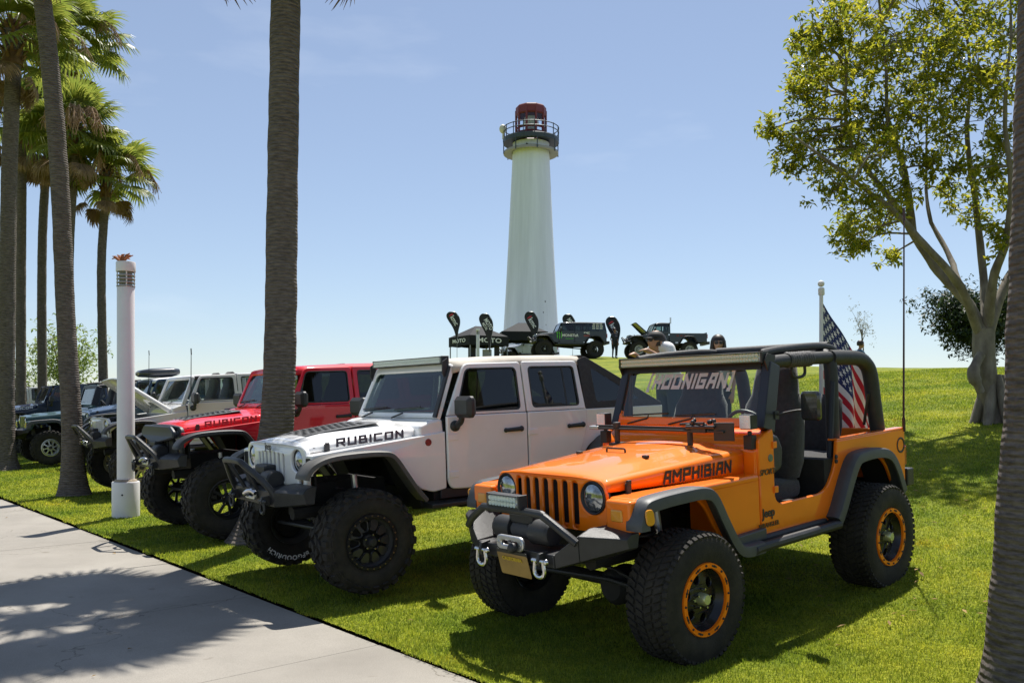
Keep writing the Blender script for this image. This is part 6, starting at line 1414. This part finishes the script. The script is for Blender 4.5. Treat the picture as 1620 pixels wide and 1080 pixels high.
p = nv @ Vector((2.1, 1.25, 0)); g = person('person in dark cap bending over the navy jeep with arms outstretched', (p.x, p.y, H(p.x, p.y)), math.radians(218-90+140), J, [SK, M_BEIGE, M_SHORT, M_BEIGE, M_SHOE], voxel=.02); cap_mesh(g, Vector((0, -.55, 1.44)))
# ------------------------------------------------------------------ grass blades on the lawn that the camera can resolve
def grass():
    rng = np.random.default_rng(3); N = 1500000
    # sample image columns and distances so that density follows the view; reject what is off the lawn
    d = 4.3*(24/4.3)**(rng.random(N)**.93); half = .64*d+.8; x = (rng.random(N)*2-1)*half
    s = (x-P0.x)*NR.x+(d-P0.y)*NR.y; keep = (s > -.038*np.clip(np.sin(x*7.3+np.sin(d*5.1)*2)*np.sin(d*3.7+x*2.2)+.45, .12, 1)) & (rng.random(N) < np.clip(.42*half/d*1.55, 0, 1))
    x, d, s = x[keep], d[keep], s[keep]; n = len(x)
    # vectorised ground height by bilinear lookup
    gx = np.linspace(-18, 18, 241); gy = np.linspace(3.5, 26, 181); G = np.array([[H(a, b) for b in gy] for a in gx])
    fx = np.clip((x-gx[0])/(gx[1]-gx[0]), 0, 239.999); fy = np.clip((d-gy[0])/(gy[1]-gy[0]), 0, 179.999); i, j = fx.astype(int), fy.astype(int); a, b = fx-i, fy-j
    z = G[i, j]*(1-a)*(1-b)+G[i+1, j]*a*(1-b)+G[i, j+1]*(1-a)*b+G[i+1, j+1]*a*b
    far = np.clip((d-5)/14, 0, 1); patch = .75+.5*np.sin(x*2.1+np.sin(d*1.7)*1.3)*np.sin(d*1.9+np.cos(x*2.3))
    h = rng.uniform(.012, .028, n)*(.75+.35*patch)*(1+.3*far); w = (.0030+.0075*far)*rng.uniform(.7, 1.3, n); az = rng.random(n)*2*np.pi
    edge = s < .06; h = np.where(edge, h*1.25, h)
    lean = rng.uniform(.1, .9, n)*h; la = rng.random(n)*2*np.pi
    V = np.empty((n, 3, 3)); V[:, 0] = np.stack([x-np.cos(az)*w, d-np.sin(az)*w, z-.004], 1); V[:, 1] = np.stack([x+np.cos(az)*w, d+np.sin(az)*w, z-.004], 1); V[:, 2] = np.stack([x+np.cos(la)*lean, d+np.sin(la)*lean, z+h], 1)
    me = bpy.data.meshes.new('grass'); me.vertices.add(3*n); me.vertices.foreach_set('co', V.ravel()); me.loops.add(3*n); me.loops.foreach_set('vertex_index', np.arange(3*n, dtype=np.int32)); me.polygons.add(n); me.polygons.foreach_set('loop_start', np.arange(0, 3*n, 3, dtype=np.int32)); me.update(calc_edges=True)
    m = leaf_mat('grass_blade', (.115, .18, .013), (.37, .40, .045), .5, .5)
    t = m.node_tree; rp = [q for q in t.nodes if q.type == 'VALTORGB'][0]; gm = t.nodes.new('ShaderNodeNewGeometry')   # worn, dry and lush patches
    def pn(sc, c0, c1, p0, p1):
        nn = t.nodes.new('ShaderNodeTexNoise'); nn.inputs['Scale'].default_value = sc; nn.inputs['Detail'].default_value = 5; t.links.new(gm.outputs['Position'], nn.inputs['Vector'])
        r = t.nodes.new('ShaderNodeValToRGB'); r.color_ramp.elements[0].position = p0; r.color_ramp.elements[1].position = p1; r.color_ramp.elements[0].color = (*c0, 1); r.color_ramp.elements[1].color = (*c1, 1); t.links.new(nn.outputs['Fac'], r.inputs['Fac']); return r
    cur = rp.outputs['Color']; outs = [l.to_socket for l in list(t.links) if l.from_socket == cur]
    for r in (pn(.9, (.62, .74, .62), (1.2, 1.1, 1.0), .35, .66), pn(4.5, (.70, .76, .70), (1.18, 1.14, 1.05), .35, .65), pn(1.7, (1, 1, 1), (1.35, 1.05, .95), .6, .72)):
        mx = t.nodes.new('ShaderNodeMix'); mx.data_type = 'RGBA'; mx.blend_type = 'MULTIPLY'; mx.inputs['Factor'].default_value = 1; t.links.new(cur, mx.inputs['A']); t.links.new(r.outputs['Color'], mx.inputs['B']); cur = mx.outputs['Result']
    for so in outs: t.links.new(cur, so)
    me.materials.append(m); o = bpy.data.objects.new('grass', me); COL.objects.link(o); tag(o, 'short mown green grass of the lawn around the jeeps', 'grass', kind='stuff'); return n
grass()
# fallen leaves and twigs on the lawn and the path
rnd = random.Random(9)
lit = leaves_mb([], rnd, 1, 0, .1); V = []; F = []
for k in range(130):
    if k < 110: u, d_ = rnd.uniform(1250, 1600), rnd.uniform(5.5, 15)
    else: u, d_ = rnd.uniform(-100, 1500), rnd.uniform(4.6, 13)
    q = at(u, d_); a = rnd.uniform(0, 6.28); l = rnd.uniform(.014, .038); dd = Vector((math.cos(a), math.sin(a), rnd.uniform(-.1, .4))); s = Vector((-math.sin(a), math.cos(a), rnd.uniform(-.3, .3))); sn = (q.x-P0.x)*NR.x+(q.y-P0.y)*NR.y
    o = Vector((q.x, q.y, q.z+.03 if sn > 0 else .006)); b = len(V); V += [o, o+dd*l+s*l*.35+Vector((0, 0, .005)), o+dd*2*l, o+dd*l-s*l*.35+Vector((0, 0, .005))]; F.append((b, b+1, b+2, b+3))
lt = MB(); lt.V = [tuple(v) for v in V]; lt.F = F; lt.M = [0]*len(F)
tag(lt.build('leaf_litter', leaf_mat('dry_leaf', (.16, .09, .03), (.42, .28, .10), .2, .8), smooth=0, fix=False), 'scattered dry leaves on the lawn and path', 'leaves', kind='stuff')
